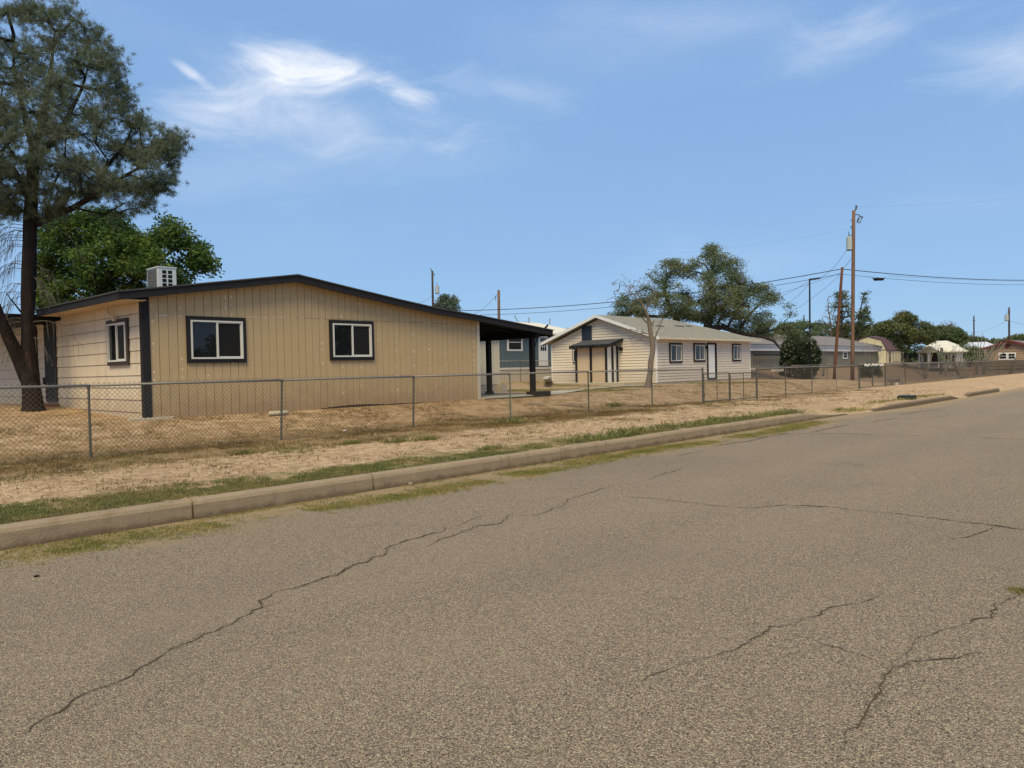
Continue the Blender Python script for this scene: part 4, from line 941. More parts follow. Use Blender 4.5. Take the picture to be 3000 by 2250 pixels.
for k in range(26):
    x = c0x+.8+(c1x-c0x-1.2)*k/26+rs.uniform(-.04, .04); z = T(c0x, FY)+1.24+rs.uniform(-.05, .03); r = rs.uniform(.025, .06); mb.tube([(x, FY-.02, z-r), (x+.01, FY-.02, z+r)], [r*.5, r*.7], 6)
mb.build('ornament', M['white'], sg)
pc = [2594, 2653, 2708, 2785, 2854, 2925, 2989]
cpos = [(fx(p, 1125), FY) for p in pc]; cpos += [(cpos[-1][0]+6, FY), (cpos[-1][0]+12, FY)]
cpos = [(x, y) for x, y in cpos]
print('fence C', [round(x, 1) for x, _ in cpos], 'gate', gx0, gm, gx1, c0x, c1x)
fence('far chain link fence along the street with ocotillos behind it', cpos, 1.24, term=(0,), mats={1: M['rust'], 2: M['rust'], 4: M['rust']}, wire_r=.0045)
# rear fences
def fence_px(label, pts, h, **k): return fence(label, [(p.x, p.y) for p in pts], h, **k)
zfence = [PD(p, 1107, 47) for p in (1440, 1525, 1640)]
fence_px('thin wire fence in front of the slate blue mobile home', zfence, 1.35, wire_r=.002, pitch=.12)
rfp = [G(2180, 1100), G(2250, 1098), G(2300, 1097)]
fence('low back fence right of the cream house before the grey mobile home', [(50, 26.5), (54, 26.3), (58, 26), (62, 25.6)], 1.2, wire_r=.002, pitch=.12)
fa = [G(2400, 1118), G(2477, 1108), G(2498, 1115), G(2626, 1103)]
fence('rusty side fence behind the utility poles running toward the shed', [(57, 24), (60.5, 22.6), (64, 21.4), (69, 19.4), (75, 17.2)], 1.25, mats={i: M['rust'] for i in range(5)}, wire_r=.002, pitch=.12)
# ------------------------------------------------------------------ utility poles and cables
def catenary(a, b, sag, n=24):
    return [a.lerp(b, i/n)-Vector((0, 0, sag*4*(i/n)*(1-i/n))) for i in range(n+1)]
def pole(name, label, base, top, r0, r1, m, cat='utility pole', group=None):
    t = thing(name, tuple(base), label, cat, group); mb = MB()
    pts = [base.lerp(top, i/6) for i in range(7)]; pts[0] = base-Vector((0, 0, .3)); mb.tube(pts, [r0+(r1-r0)*i/6 for i in range(7)], 12)
    mb.build('shaft', m, t, smooth=True); return t
def transformer(par, c, r=.24, h=.95):
    mb = MB(); mb.tube([c-Vector((0, 0, h/2)), c+Vector((0, 0, h/2-.05)), c+Vector((0, 0, h/2))], [r, r, r*.9], 16); t = mb.build('transformer', M['xfmr'], par)
    mb = MB(); mb.tube([c+Vector((0, 0, h/2)), c+Vector((-.04, 0, h/2+.2)), c+Vector((-.06, 0, h/2+.38))], [.05, .035, .02], 8); mb.build('bushing', M['galvpost'], t)
    mb = MB(); mb.box(c+Vector((-r*.7, -r*.7, -h/2-.05)), c+Vector((r*.7, r*.7, -h/2))); mb.build('base_plate', M['black'], t)
D1 = 57.5
b1 = PZ(2497, 1112, .2); D1 = (M3.inverted() @ (b1-O3)).z*-1
t1 = PD(2501, 617, D1)
p1 = pole('utility_pole', 'tallest wooden utility pole with grey transformer can, brown-red lower half', b1, t1, .145, .12, M['pole'])
rt_ = (M3 @ Vector((1, 0, 0))).normalized(); up_ = Vector((0, 0, 1)); bk = Vector((rt_.y, -rt_.x, 0)).normalized()*-1
transformer(p1, PD(2488, 713, D1), .21, .97)
def L1(px, py): return PD(px, py, D1)
mb = MB(); mb.tube([L1(2505, 617), L1(2508, 612), L1(2509, 604)], [.05, .07, .07], 8); mb.tube([L1(2505, 603), L1(2512, 603)], .03, 6); mb.build('pin_insulator', M['galvpost'], p1)
mb = MB(); mb.tube([L1(2503, 628), L1(2516, 629), L1(2522, 636)], .035, 6); mb.tube([L1(2516, 638), L1(2512, 651)], .07, 8); mb.tube([L1(2512, 651), L1(2519, 654), L1(2526, 636), L1(2516, 634)], .03, 6); mb.tube([L1(2525, 634), L1(2526, 639)], .07, 8); mb.build('fuse_cutout', M['galvpost'], p1)
mb = MB()
for y_ in (645, 664, 690, 668): mb.tube([L1(2492, y_), L1(2500, y_)], .03, 6)
mb.build('step_bolts', M['black'], p1)
mb = MB(); mb.tube([L1(2500.5, 668), L1(2499, 790), L1(2495, 1110)], .03, 5); mb.build('ground_conduit', M['poledark'], p1)
b2 = PZ(2443, 1106, .2); D2 = -(M3.inverted() @ (b2-O3)).z; D2 = 60
b2 = PD(2443, 1104, D2); b2.z = T(b2.x, b2.y); t2 = PD(2467.5, 783, D2)
p2 = pole('utility_pole', 'shorter leaning red-brown wooden pole left of the transformer pole', b2, t2, .125, .10, M['polered'])
p3b = PD(2373, 1100, 62); p3b.z = T(p3b.x, p3b.y); p3t = PD(2372, 819, 62)
p3 = pole('street_lamp', 'thin black lamp post with flat horizontal head rising behind the flowering bush', p3b, p3t, .075, .06, M['black'], 'street lamp')
mb = MB(); mb.bar(PD(2371, 819, 62), PD(2402, 815, 62), .22, .12); mb.build('lamp_head', M['black'], p3)
b4 = PD(1463, 1110, 78); b4.z = .8; p4 = pole('utility_pole', 'bare grey-brown wooden pole top showing above the porch roof', b4, PD(1461, 850, 78), .15, .14, M['pole'])
mb = MB(); mb.tube([PD(1456, 867, 78), PD(1452, 868, 78), PD(1452, 880, 78)], .04, 6); mb.build('cable_hook', M['galvpost'], p4)
b5 = PD(1272, 1110, 92); b5.z = .8; p5 = pole('utility_pole', 'dark utility pole with transformer seen above the tan house roof', b5, PD(1266.5, 793, 92), .15, .12, M['poledark'])
transformer(p5, PD(1281, 849, 92), .25, .9)
mb = MB(); mb.tube([PD(1264, 795, 92), PD(1262, 786, 92)], .05, 6); mb.tube([PD(1267, 800, 92), PD(1272, 802, 92), PD(1272.5, 808, 92)], .05, 6); mb.build('pin_insulator', M['galvpost'], p5)
mb = MB(); mb.tube([PD(1291, 863, 92), PD(1291.5, 878, 92)], .05, 6); mb.build('cable_end', M['black'], p5)
for (px_, top, D, r, lab) in ((2853, 927, 150, .15, 'distant dark utility pole left of the one with the small transformer'), (2956, 902, 130, .17, 'distant dark red utility pole behind the brown house'), (2355, 925, 140, .13, 'tiny distant pole above the grey mobile home roof')):
    b_ = PD(px_+1, 1050, D); b_.z = .7; pp = pole('utility_pole', lab, b_, PD(px_, top, D), r, r*.8, M['poledark'])
    mb = MB(); mb.tube([PD(px_-4, top+12, D), PD(px_+4, top+12, D)], .06, 6); mb.tube([PD(px_, top, D), PD(px_+2, top-3, D)], .06, 6); mb.build('cross_bar', M['galvpost'], pp)
    if px_ == 2956: transformer(pp, PD(2949, 931, D), .3, 1.0)
def cable(label, a, b, sag, r=.018, m=None, extra=None, name='power_line', group='overhead cables'):
    o = thing(name, tuple(a), label, 'cable', group); mb = MB(); pts = catenary(a, b, sag)
    mb.tube(pts, r, 5); mb.build('conductor', m or M['cable'], o)
    if extra:
        t, ln = extra; i = t; A_ = a.lerp(b, i)-Vector((0, 0, sag*4*i*(1-i))); dd = (b-a).normalized()*ln
        mb = MB(); mb.tube([A_-dd-Vector((0, 0, .12)), A_+dd-Vector((0, 0, .12))], .12, 8); mb.tube([A_-dd*1.6, A_-dd*.9-Vector((0, 0, .12))], .03, 5); mb.tube([A_+dd*1.6, A_+dd*.9-Vector((0, 0, .12))], .03, 5); mb.build('splice_case', M['black'], o)
    return o
pt = PD(2464, 788, D2); pb_ = PD(2462, 803, D2)
farl = PD(1130, 915, 70)
cable('thick upper cable sagging from the leaning pole across to the tan house roof', pt, PD(1130, 908, 75), 1.1, .03)
cable('lower cable from the leaning pole leftwards with black splice case', pb_, PD(1130, 922, 75), 1.1, .018, extra=(.815, .42))
cable('thin slack service wire left of the leaning pole', PD(2462, 800, D2), PD(1300, 912, 85), 3.0, .012, M['thinwire'])
cable('thick cable running right from the leaning pole out of the picture', pt, PD(3500, 770, 110), 1.6, .032)
cable('second cable running right from the poles carrying a black splice case', pb_, PD(3500, 782, 110), 1.6, .016, extra=(.062, .62))
cable('thin third wire running right below the splice case', PD(2600, 808, 66), PD(3500, 800, 110), .8, .01, M['thinwire'])
cable('slack drop wire from the transformer to the black lamp post', PD(2484, 727, D1), PD(2372, 822, 62), .6, .012, M['thinwire'])
cable('short wire from the transformer pole to the leaning pole top', L1(2492, 758), PD(2470, 784, D2), .1, .015)
cable('long service wire from the leaning pole down behind the mesquite', PD(2462, 805, D2), PD(2150, 985, 70), .8, .011, M['thinwire'])
cable('service wire with black connector from the lamp post down left', PD(2372, 830, 62), PD(2280, 900, 66), .3, .012, M['thinwire'])
cable('faint wire left of the lamp post fading behind the trees', PD(2371, 824, 62), PD(2050, 930, 80), .8, .012, M['thinwire'])
cable('curved wire between the bare pole and the transformer pole above the roof', PD(1459, 858, 78), PD(1270, 868, 92), 2.4, .016, M['thinwire'])
cable('faint wire left of the far transformer pole', PD(1266, 866, 92), PD(1215, 890, 80), .2, .014, M['thinwire'])
cable('faint top wire beside the pin insulator of the tallest pole', L1(2509, 606), PD(3300, 520, 130), 1.0, .0035, M['thinwire'])
cable('high faint conductor left of the tallest pole', L1(2497, 668), PD(1700, 735, 95), 1.0, .003, M['thinwire'])
cable('service wire spreading left from the distant red pole', PD(2955, 936, 130), PD(2830, 975, 120), .6, .016, M['thinwire'])
cable('low wire crossing behind the brown house ridge', PD(2700, 990, 110), PD(3200, 985, 130), .5, .02, M['thinwire'])
cable('wire from the distant red pole to the right edge', PD(2957, 940, 130), PD(3200, 965, 130), .6, .02, M['thinwire'])
cable('low pale wire above the cream metal roof', PD(2700, 989, 100), PD(2860, 984, 150), .3, .02, M['galv'])
# ------------------------------------------------------------------ vegetation
def inpoly(x, y, poly):
    c = False; j = len(poly)-1
    for i in range(len(poly)):
        xi, yi = poly[i]; xj, yj = poly[j]
        if (yi > y) != (yj > y) and x < (xj-xi)*(y-yi)/(yj-yi)+xi: c = not c
        j = i
    return c
def edge_dist(x, y, poly):
    m = 1e9
    for i in range(len(poly)):
        ax, ay = poly[i-1]; bx_, by_ = poly[i]; dx, dy = bx_-ax, by_-ay; t = max(0, min(1, ((x-ax)*dx+(y-ay)*dy)/(dx*dx+dy*dy+1e-9)))
        m = min(m, math.hypot(x-ax-dx*t, y-ay-dy*t))
    return m
def targets(poly, D, n, seed, clump=.0, thick=1.0, gap=.0, gscale=.01, minz=0.3):
    r = random.Random(seed); xs_ = [p[0] for p in poly]; ys_ = [p[1] for p in poly]; out = []; tries = 0
    while len(out) < n and tries < n*60:
        tries += 1
        x = r.uniform(min(xs_), max(xs_)); y = r.uniform(min(ys_), max(ys_))
        if not inpoly(x, y, poly): continue
        ed = edge_dist(x, y, poly)*D/FPX
        dz = r.uniform(-1, 1)*min(thick, .25+ed*1.3)
        if gap and mnoise.noise(Vector((x*gscale, y*gscale, dz*.5+seed))) < gap-.5+(-.3 if ed < .12 else 0): continue
        p = PD(x, y, D+dz)
        if p.z > minz: out.append(p)
    return out
def grow(trunks, targs, rtip, expo=.46, bias=.35, seglen=.35, wob=.12, rmax=None, seed=1, droop=0):
    """trunks: list of polylines [(Vector, radius)]; returns branch segments (a, b, ra, rb)"""
    r = random.Random(seed); pos = []; par = []; plen = []; isT = []; rad0 = []
    for tr in trunks:
        last = None
        if tr[0][0] is not None: pass
        for i in range(len(tr)-1):
            a, ra = tr[i]; b, rb = tr[i+1]; n = max(1, int((b-a).length/seglen))
            for k in range(n+(1 if i == len(tr)-2 else 0)):
                t = k/n; p = a.lerp(b, t)
                pos.append(p); rad0.append(ra+(rb-ra)*t); isT.append(True)
                if last is None and len(pos) > 1:
                    d = [(q-p).length for q in pos[:-1]]; last = int(np.argmin(d))
                par.append(last if last is not None else -1); plen.append(0 if last is None else plen[last]+(pos[last]-p).length); last = len(pos)-1
    nT = len(pos)
    A = np.array([tuple(p) for p in pos]); PL = np.array(plen)
    order = sorted(targs, key=lambda p: float(np.min(np.linalg.norm(A-np.array(p), axis=1))))
    cap = len(pos)+len(order)*12+10; AA = np.zeros((cap, 3)); AA[:len(A)] = A; PP = np.zeros(cap); PP[:len(A)] = PL; n = len(A)
    ends = []
    for tg in order:
        q = np.array(tg); d = np.linalg.norm(AA[:n]-q, axis=1); cost = d+bias*PP[:n]*.5+np.where(AA[:n, 2] > q[2]+.3, .35*(AA[:n, 2]-q[2]), 0)
        j = int(np.argmin(cost)); a = Vector(AA[j]); b = Vector(tg); ln = (b-a).length; k = max(1, min(10, int(ln/seglen))); last = j
        sidev = Vector((r.uniform(-1, 1), r.uniform(-1, 1), r.uniform(-.2, 1)))*wob*ln
        for i in range(1, k+1):
            t = i/k; p = a.lerp(b, t)+sidev*math.sin(math.pi*t)*.7
            if i < k: p += Vector((r.uniform(-1, 1), r.uniform(-1, 1), r.uniform(-1, 1)))*.06*seglen
            if n >= cap: break
            AA[n] = p; PP[n] = PP[last]+(p-Vector(AA[last])).length; pos.append(p); par.append(last); isT.append(False); rad0.append(0); last = n; n += 1
        ends.append(last)
    cnt = np.zeros(n)
    for e in ends: cnt[e] += 1
    for i in range(n-1, -1, -1):
        if par[i] >= 0 and not isT[i]: cnt[par[i]] += cnt[i]
    segs = []
    for i in range(n):
        j = par[i]
        if j < 0: continue
        if isT[i]: segs.append((pos[j], pos[i], rad0[j], rad0[i]))
        else:
            rb = rtip*max(1, cnt[i])**expo; ra = rb*1.06
            if rmax: rb = min(rb, rmax); ra = min(ra, rmax)
            segs.append((pos[j], pos[i], ra, rb))
    return segs
def seg_mesh(name, segs, m, parent, nside=5, trunks=None):
    V = []; F = []; o = 0
    for tr in (trunks or []):
        tr = [q for q in tr if q[1] > .03]
        if len(tr) < 2: continue
        pts = []
        for (a, ra), (b, rb) in zip(tr, tr[1:]):
            n = max(2, int((b-a).length/.07)); pts += [(a.lerp(b, i/n), ra+(rb-ra)*i/n) for i in range(n)]
        for _ in range(3): pts = [pts[0]]+[(pts[i-1][0]*.25+pts[i][0]*.5+pts[i+1][0]*.25, pts[i][1]) for i in range(1, len(pts)-1)]+[pts[-1]]
        pts.append(tr[-1]); n = 22; prev = None; base = o
        for i, (p, rr_) in enumerate(pts):
            d = (pts[min(i+1, len(pts)-1)][0]-pts[max(i-1, 0)][0]).normalized()
            r = d.cross(Vector((1, .2, 0))).normalized() if prev is None else (prev-d*prev.dot(d)).normalized()
            prev = r; u = d.cross(r)
            for k in range(n):
                an = 2*math.pi*k/n; q = r*math.cos(an)+u*math.sin(an)
                f = 1+.14*mnoise.noise(Vector((q.x*2.6+p.x, q.y*2.6+p.y, p.z*1.1)))+.22*mnoise.noise(Vector((q.x*5, q.y*5, p.z*1.3)))
                V.append(tuple(p+q*rr_*f))
        for i in range(len(pts)-1):
            for k in range(n): F.append((base+i*n+k, base+i*n+(k+1) % n, base+(i+1)*n+(k+1) % n, base+(i+1)*n+k))
        o += len(pts)*n
    for a, b, ra, rb in segs:
        d = (b-a)
        if d.length < 1e-5: continue
        d.normalize(); up = Vector((0, 0, 1)) if abs(d.z) < .9 else Vector((1, 0, 0)); r = d.cross(up).normalized(); u = d.cross(r)
        n = 10 if ra > .09 else (6 if ra > .03 else 3)
        b2_ = b+d*min(rb*.5, .05)
        for p, rr in ((a, ra), (b2_, rb)):
            for k in range(n):
                an = 2*math.pi*k/n; V.append(tuple(p+(r*math.cos(an)+u*math.sin(an))*rr))
        for k in range(n): F.append((o+k, o+(k+1) % n, o+n+(k+1) % n, o+n+k))
        o += 2*n
    return npmesh(name, V, F, m, parent, smooth=True)
def rand_unit(n): 
    v = rng.normal(size=(n, 3)); return v/np.linalg.norm(v, axis=1, keepdims=True)
def leaf_mesh(name, centers, rc, per, size, m, parent, aspect=2.2, flat=.6, mi2=None):
    """small leaf quads (folded kites) scattered round each centre"""
    c = np.repeat(np.array([tuple(p) for p in centers]), per, axis=0); n = len(c)
    off = rand_unit(n)*(rng.random((n, 1))**.5)*rc*np.array([1, 1, flat]); p = c+off
    d = rand_unit(n); d[:, 2] *= .6; d[:, 2] -= .15; d /= np.linalg.norm(d, axis=1, keepdims=True)
    s = np.cross(d, rand_unit(n)); s /= np.linalg.norm(s, axis=1, keepdims=True)
    L_ = size*(.6+.8*rng.random((n, 1))); W_ = L_/aspect
    V = np.stack([p, p+d*L_*.5+s*W_*.5, p+d*L_, p+d*L_*.5-s*W_*.5], 1).reshape(-1, 3); F = np.arange(4*n).reshape(-1, 4)
    return npmesh(name, V, F, m, parent)
def needle_mesh(name, centers, per, ln, wd, m, parent, spread=1.0, jitter=.06):
    c = np.repeat(np.array([tuple(p) for p in centers])+rng.normal(size=(len(centers), 3))*jitter, per, axis=0); n = len(c)
    ax = np.repeat(rand_unit(len(centers))*np.array([1, 1, .6])+np.array([0, 0, .5]), per, axis=0)
    d = rand_unit(n)*spread+ax*.8; d /= np.linalg.norm(d, axis=1, keepdims=True)
    s = np.cross(d, rand_unit(n)); s /= np.linalg.norm(s, axis=1, keepdims=True); L_ = ln*(.6+.6*rng.random((n, 1)))
    c = c+rng.normal(size=(n, 3))*.02
    V = np.stack([c-s*wd, c+s*wd, c+d*L_], 1).reshape(-1, 3); F = np.arange(3*n).reshape(-1, 3)
    return npmesh(name, V, F, m, parent)
def pd(l, D): return [(PD(x, y, D+dz), r) for x, y, dz, r in l]
# pine --------------------------------------------------------------
DP = 18.8
pine = thing('pine_tree', tuple(PD(97, 1195, DP)), 'tall dark pine tree with forked leaning trunk beside the tan house', 'tree')
ppoly = [(-420,420),(-380,200),(-250,80),(-100,30),(20,30),(80,12),(150,25),(200,18),(235,60),(300,100),(345,160),(362,210),(350,250),(378,280),(365,330),(430,345),(420,385),(385,385),(370,430),(440,410),(490,350),(540,410),(535,440),(512,480),(508,540),(470,560),(440,600),(400,615),(330,640),(260,615),(180,620),(120,650),(60,620),(0,650),(-150,650),(-300,600)]
tk = [pd([(100,1215,0,.34),(99,1190,0,.27),(95,1150,0,.245),(88,1100,0,.24),(84,1070,0,.2)], DP), pd([(88,1100,0,.22),(82,1040,0,.19),(84,980,0,.18),(80,900,0,.175),(85,800,0,.175),(88,700,0,.18),(90,620,0,.18),(95,520,0,.16),(100,440,0,.13)], DP),
      pd([(88,1110,0,.22),(60,1060,-.1,.2),(30,1000,-.3,.17),(5,940,-.5,.14),(-20,880,-.7,.12),(-60,760,-.9,.1),(-140,600,-1,.08)], DP),
      pd([(112,655,0,.10),(160,628,-.1,.09),(210,612,-.2,.08),(270,575,-.3,.07),(340,530,-.4,.05),(410,490,-.4,.035),(470,430,-.4,.02)], DP),
      pd([(100,440,0,.1),(70,330,.2,.08),(40,200,.3,.04),(40,100,.3,.02)], DP), pd([(100,440,0,.1),(130,330,-.3,.08),(150,200,-.4,.05),(160,90,-.4,.02)], DP),
      pd([(98,480,0,.1),(180,380,.4,.07),(240,260,.6,.04),(270,150,.6,.02)], DP), pd([(92,560,0,.09),(20,480,.5,.07),(-100,380,.8,.05),(-220,260,1,.03)], DP),
      pd([(62,915,0,.03),(35,880,-.1,.02),(20,860,-.1,.012)], DP)]
tg = targets(ppoly, DP, 2300, 11, thick=2.3, gap=.53, gscale=.019)
segs = grow([[(p_, r_*.86) for p_, r_ in q_] for q_ in tk], tg, .0055, .50, .3, .32, .1, .1, 5)
# dead drooping twigs on the bare trunk
rs = random.Random(21); dead = []
for k in range(36):
    y0 = rs.uniform(650, 1010); x0 = 80; sd = -1 if rs.random() < .8 else 1; ln = rs.uniform(50, 150); p = PD(x0, y0, DP); dzz = rs.uniform(-.3, .3); last = (x0, y0)
    prev = p; rr = .012
    for j in range(1, 9):
        t = j/8; nx = x0+sd*ln*t; nyy = y0-18*math.sin(t*2.4)+55*t*t*rs.uniform(.7, 1.3); q = PD(nx, nyy, DP+dzz*t); dead.append((prev, q, rr, rr*.85)); rr *= .85
        if j > 2:
            for m_ in range(2):
                e = PD(nx+sd*rs.uniform(2, 22), nyy+rs.uniform(15, 60), DP+dzz*t+rs.uniform(-.2, .2)); mid_ = q.lerp(e, .5)+Vector((0, 0, .06)); dead.append((q, mid_, .0045, .004)); dead.append((mid_, e, .004, .003))
        prev = q
seg_mesh('trunk', [q for q in segs if q[2] < .12], M['bark'], pine, trunks=[[(p_, r_*.86) for p_, r_ in q_] for q_ in tk]); seg_mesh('dead_twigs', dead, M['twig'], pine)
tips = []
for p in tg:
    for k in range(5): tips.append(p+Vector((random.gauss(0, .13), random.gauss(0, .13), random.gauss(0, .10))))
needle_mesh('crown', tips, 26, .165, .0042, M['needle'], pine, 1.1, .03)
# three trees on the other side of the road, seen only mirrored in the window glass
for i, (x, y, r_, h_) in enumerate([(19, -19, 3.2, 5.2), (27, -17, 3.6, 4.6), (36, -21, 4.2, 6.2), (-7, 53, 6, 8)]):  # last one is unseen, added so the side window mirrors dark instead of sky
    st = thing('street_tree', (x, y, 0), ['broad dark tree across the road reflected in the left window', 'low spreading tree across the road between the two others', 'tallest dark tree across the road reflected in the right window', 'unseen big dark tree added far back on the left to darken the reflection in the side window'][i], 'tree')
    tg2 = []
    for _ in range(150):
        v = Vector(rand_unit(1)[0]); tg2.append(Vector((x, y, h_*.62))+Vector((v.x*r_, v.y*r_, v.z*h_*.42))*random.uniform(.4, 1))
    seg_mesh('trunk', grow([[(Vector((x, y, 0)), .2), (Vector((x, y, h_*.5)), .12)]], tg2, .02, seed=i), M['barkdark'], st)
    leaf_mesh('crown', tg2, .6, 40, .3, M['mesq2'], st, 1.8)
# broadleaf tree behind the house -------------------------------------
def tree(name, label, D, base_px, poly, n, seed, leafm, barkm, trunks, per=40, rc=.4, size=.12, thick=2.5, gap=.3, gscale=.012, rtip=.012, aspect=2.2, zb=None, group=None, bias=.35, bare=False, rmax=None, wob=.12, flat=.6):
    b = PD(base_px[0], base_px[1], D); 
    t = thing(name, tuple(b), label, 'tree', group)
    tk = [pd(q, D) for q in trunks]; tg = targets(poly, D, n, seed, thick=thick, gap=gap, gscale=gscale)
    segs = grow(tk, tg, rtip, .48, bias, .5, wob, rmax, seed); seg_mesh('trunk', segs, barkm, t)
    if not bare: leaf_mesh('crown', tg, rc, per, size, leafm, t, aspect, flat)
    return t
gpoly = [(105,890),(108,780),(112,700),(150,650),(210,630),(330,615),(360,640),(395,690),(415,705),(450,690),(448,668),(475,638),(500,645),(532,662),(548,690),(528,700),(570,715),(590,712),(612,745),(622,800),(590,790),(560,800),(560,830),(520,838),(500,860),(400,880),(300,900),(200,910),(110,920)]
tree('broadleaf_tree', 'bright green broadleaf tree rising behind the tan house roof', 33, (330, 1130), gpoly, 620, 5, M['leaf'], M['barkdark'],
     [[(330,1130,0,.3),(325,1000,0,.26),(320,880,0,.22),(325,800,0,.14),(340,720,0,.08)], [(322,900,0,.14),(250,800,.4,.1),(190,720,.5,.06),(160,680,.5,.03)], [(322,880,0,.14),(420,800,-.3,.1),(510,730,-.4,.05),(560,730,-.4,.03)], [(322,900,0,.1),(220,850,-.5,.07),(150,820,-.5,.04)]], per=85, rc=.52, size=.17, thick=2.6, gap=.33, gscale=.014, aspect=2.6)
# mesquite behind the cream house
ox, oy, k_ = 1750, 700, .3315
mp = [(110,650),(180,560),(230,500),(330,480),(400,430),(500,420),(560,400),(430,320),(420,300),(540,280),(590,190),(650,180),(740,190),(740,240),(780,220),(860,180),(930,150),(1000,50),(1060,60),(1090,140),(1180,130),(1210,170),(1270,200),(1280,270),(1280,330),(1340,370),(1380,400),(1500,395),(1560,470),(1600,530),(1680,560),(1730,640),(1700,700),(1640,730),(1700,780),(1800,740),(1900,740),(1960,800),(1900,880),(1700,900),(1560,860),(1400,850),(1250,830),(1100,760),(900,720),(560,690),(110,690)]
mpoly = [(ox+x*k_, oy+y*k_) for x, y in mp]
def mq(l): return [(ox+x*k_, oy+y*k_, dz, r) for x, y, dz, r in l]
tree('mesquite_tree', 'large spreading grey-green mesquite tree behind the cream house roof', 60, (2070, 1085), mpoly, 900, 8, M['mesq'], M['barkdark'],
     [mq([(980,1150,0,.42),(970,800,0,.34),(990,700,0,.3),(1030,600,0,.26),(1010,450,0,.18),(1000,330,0,.12),(1040,200,0,.07),(1030,90,0,.03)]),
      mq([(700,900,.5,.3),(700,700,.5,.28),(760,620,.4,.2),(830,560,.3,.12),(800,500,.3,.1)]), mq([(700,740,.5,.22),(620,560,.6,.14),(590,420,.6,.1),(620,340,.6,.07),(600,230,.6,.04)]), mq([(600,400,.6,.07),(480,350,.6,.05),(420,300,.6,.02)]),
      mq([(1030,640,0,.16),(1120,580,-.3,.13),(1200,560,-.5,.1),(1350,600,-.6,.07)]), mq([(1010,430,0,.1),(1130,430,-.2,.08),(1250,400,-.3,.05),(1360,370,-.3,.03)]),
      mq([(1100,780,0,.2),(1300,840,-.5,.16),(1450,860,-.8,.13),(1560,900,-1,.11),(1640,1000,-1.2,.06)]), mq([(1250,820,0,.12),(1330,680,-.3,.1),(1450,560,-.4,.06),(1500,450,-.4,.03)]), mq([(1400,850,0,.1),(1560,800,-.5,.07),(1700,780,-.5,.04)])],
     per=75, rc=.62, size=.17, thick=4.2, gap=.40, gscale=.016, rtip=.016, aspect=3.2, flat=.5)
# leafless tree in front of the cream house
bt = G(1899, 1137); Db = -(M3.inverted() @ (bt-O3)).z
bare = thing('bare_tree', tuple(bt), 'leafless dead grey tree in front of the cream house corner', 'tree')
def bq(l): return pd([(1750+x*k_, 700+y*k_, dz, r) for x, y, dz, r in l], Db)
tkb = [[(p_, r_*.78) for p_, r_ in q_] for q_ in [bq([(445,1325,0,.24),(450,1280,0,.19),(470,1180,0,.155),(475,1080,0,.16),(492,980,0,.15),(485,900,0,.14),(470,820,0,.12),(460,740,0,.11),(450,700,0,.09)]),
       bq([(450,700,0,.06),(430,640,0,.05),(400,580,.1,.045),(330,500,.2,.035),(250,420,.3,.02),(150,380,.4,.008)]), bq([(400,580,.1,.03),(350,460,0,.02),(280,380,0,.012),(210,310,0,.006)]),
       bq([(460,760,0,.07),(400,700,0,.04)]), bq([(430,640,0,.035),(470,520,-.2,.025),(500,430,-.2,.015),(490,330,-.2,.006)]), bq([(500,900,0,.06),(530,820,-.1,.04),(560,750,-.2,.025),(590,690,-.2,.012)]),
       bq([(470,850,0,.05),(400,820,0,.035),(300,800,.1,.02),(200,800,.2,.012),(90,850,.3,.005)]), bq([(420,830,0,.03),(340,840,-.2,.02),(300,880,-.2,.012),(310,950,-.2,.006)]), bq([(480,760,0,.05),(495,730,0,.045)])]]
bpoly = [(1750+x*k_, 700+y*k_) for x, y in [(120,380),(210,300),(330,360),(400,330),(480,250),(520,330),(540,430),(600,520),(590,700),(560,800),(440,700),(440,860),(330,960),(290,930),(240,850),(90,850),(110,810),(280,770),(400,780),(250,600),(40,560),(150,500)]]
tgb = targets(bpoly, Db, 330, 31, thick=1.1)
sb = grow(tkb, tgb, .006, .45, .1, .22, .14, .05, 3); seg_mesh('trunk', [q for q in sb if q[2] < .05], M['barkgrey'], bare, trunks=tkb)
# smaller trees and shrubs right
def rr(l): return [(2250+x*.3616, 550+y*.3616) for x, y in l]
def rq(l): return [(2250+x*.3616, 550+y*.3616, dz, r) for x, y, dz, r in l]
tree('poplar_tree', 'thin sparse dark-leaved tree behind the two wooden poles, left stem', 108, (2462, 1060), rr([(520,1160),(540,1040),(525,960),(545,860),(570,800),(620,805),(645,880),(670,960),(690,1050),(700,1160)]), 190, 41, M['mesq2'], M['barkdark'],
     [rq([(590,1420,0,.25),(595,1150,0,.2),(600,1000,0,.1),(600,850,0,.04)])], per=15, rc=.6, size=.24, thick=2.0, gap=.42, gscale=.03, rtip=.03)
tree('poplar_tree', 'thin sparse dark-leaved tree right of the transformer pole', 108, (2515, 1060), rr([(700,1160),(710,1040),(730,930),(760,860),(800,850),(790,930),(810,980),(800,1030),(850,1080),(840,1120),(780,1160)]), 170, 42, M['mesq2'], M['barkdark'],
     [rq([(720,1420,0,.25),(725,1150,0,.2),(745,1000,0,.1),(775,870,0,.04)])], per=15, rc=.6, size=.24, thick=2.0, gap=.42, gscale=.03, rtip=.03)
tree('bare_tree', 'leafless grey branching tree left of the leaning pole', 110, (2430, 1060), rr([(430,1160),(420,1080),(450,1000),(470,900),(510,860),(540,960),(560,1060),(560,1160)]), 150, 43, M['olive'], M['barkgrey'],
     [rq([(520,1420,0,.2),(515,1150,0,.14),(490,1000,0,.06),(485,900,0,.03)])], thick=1.5, gap=.1, rtip=.016, bare=True)
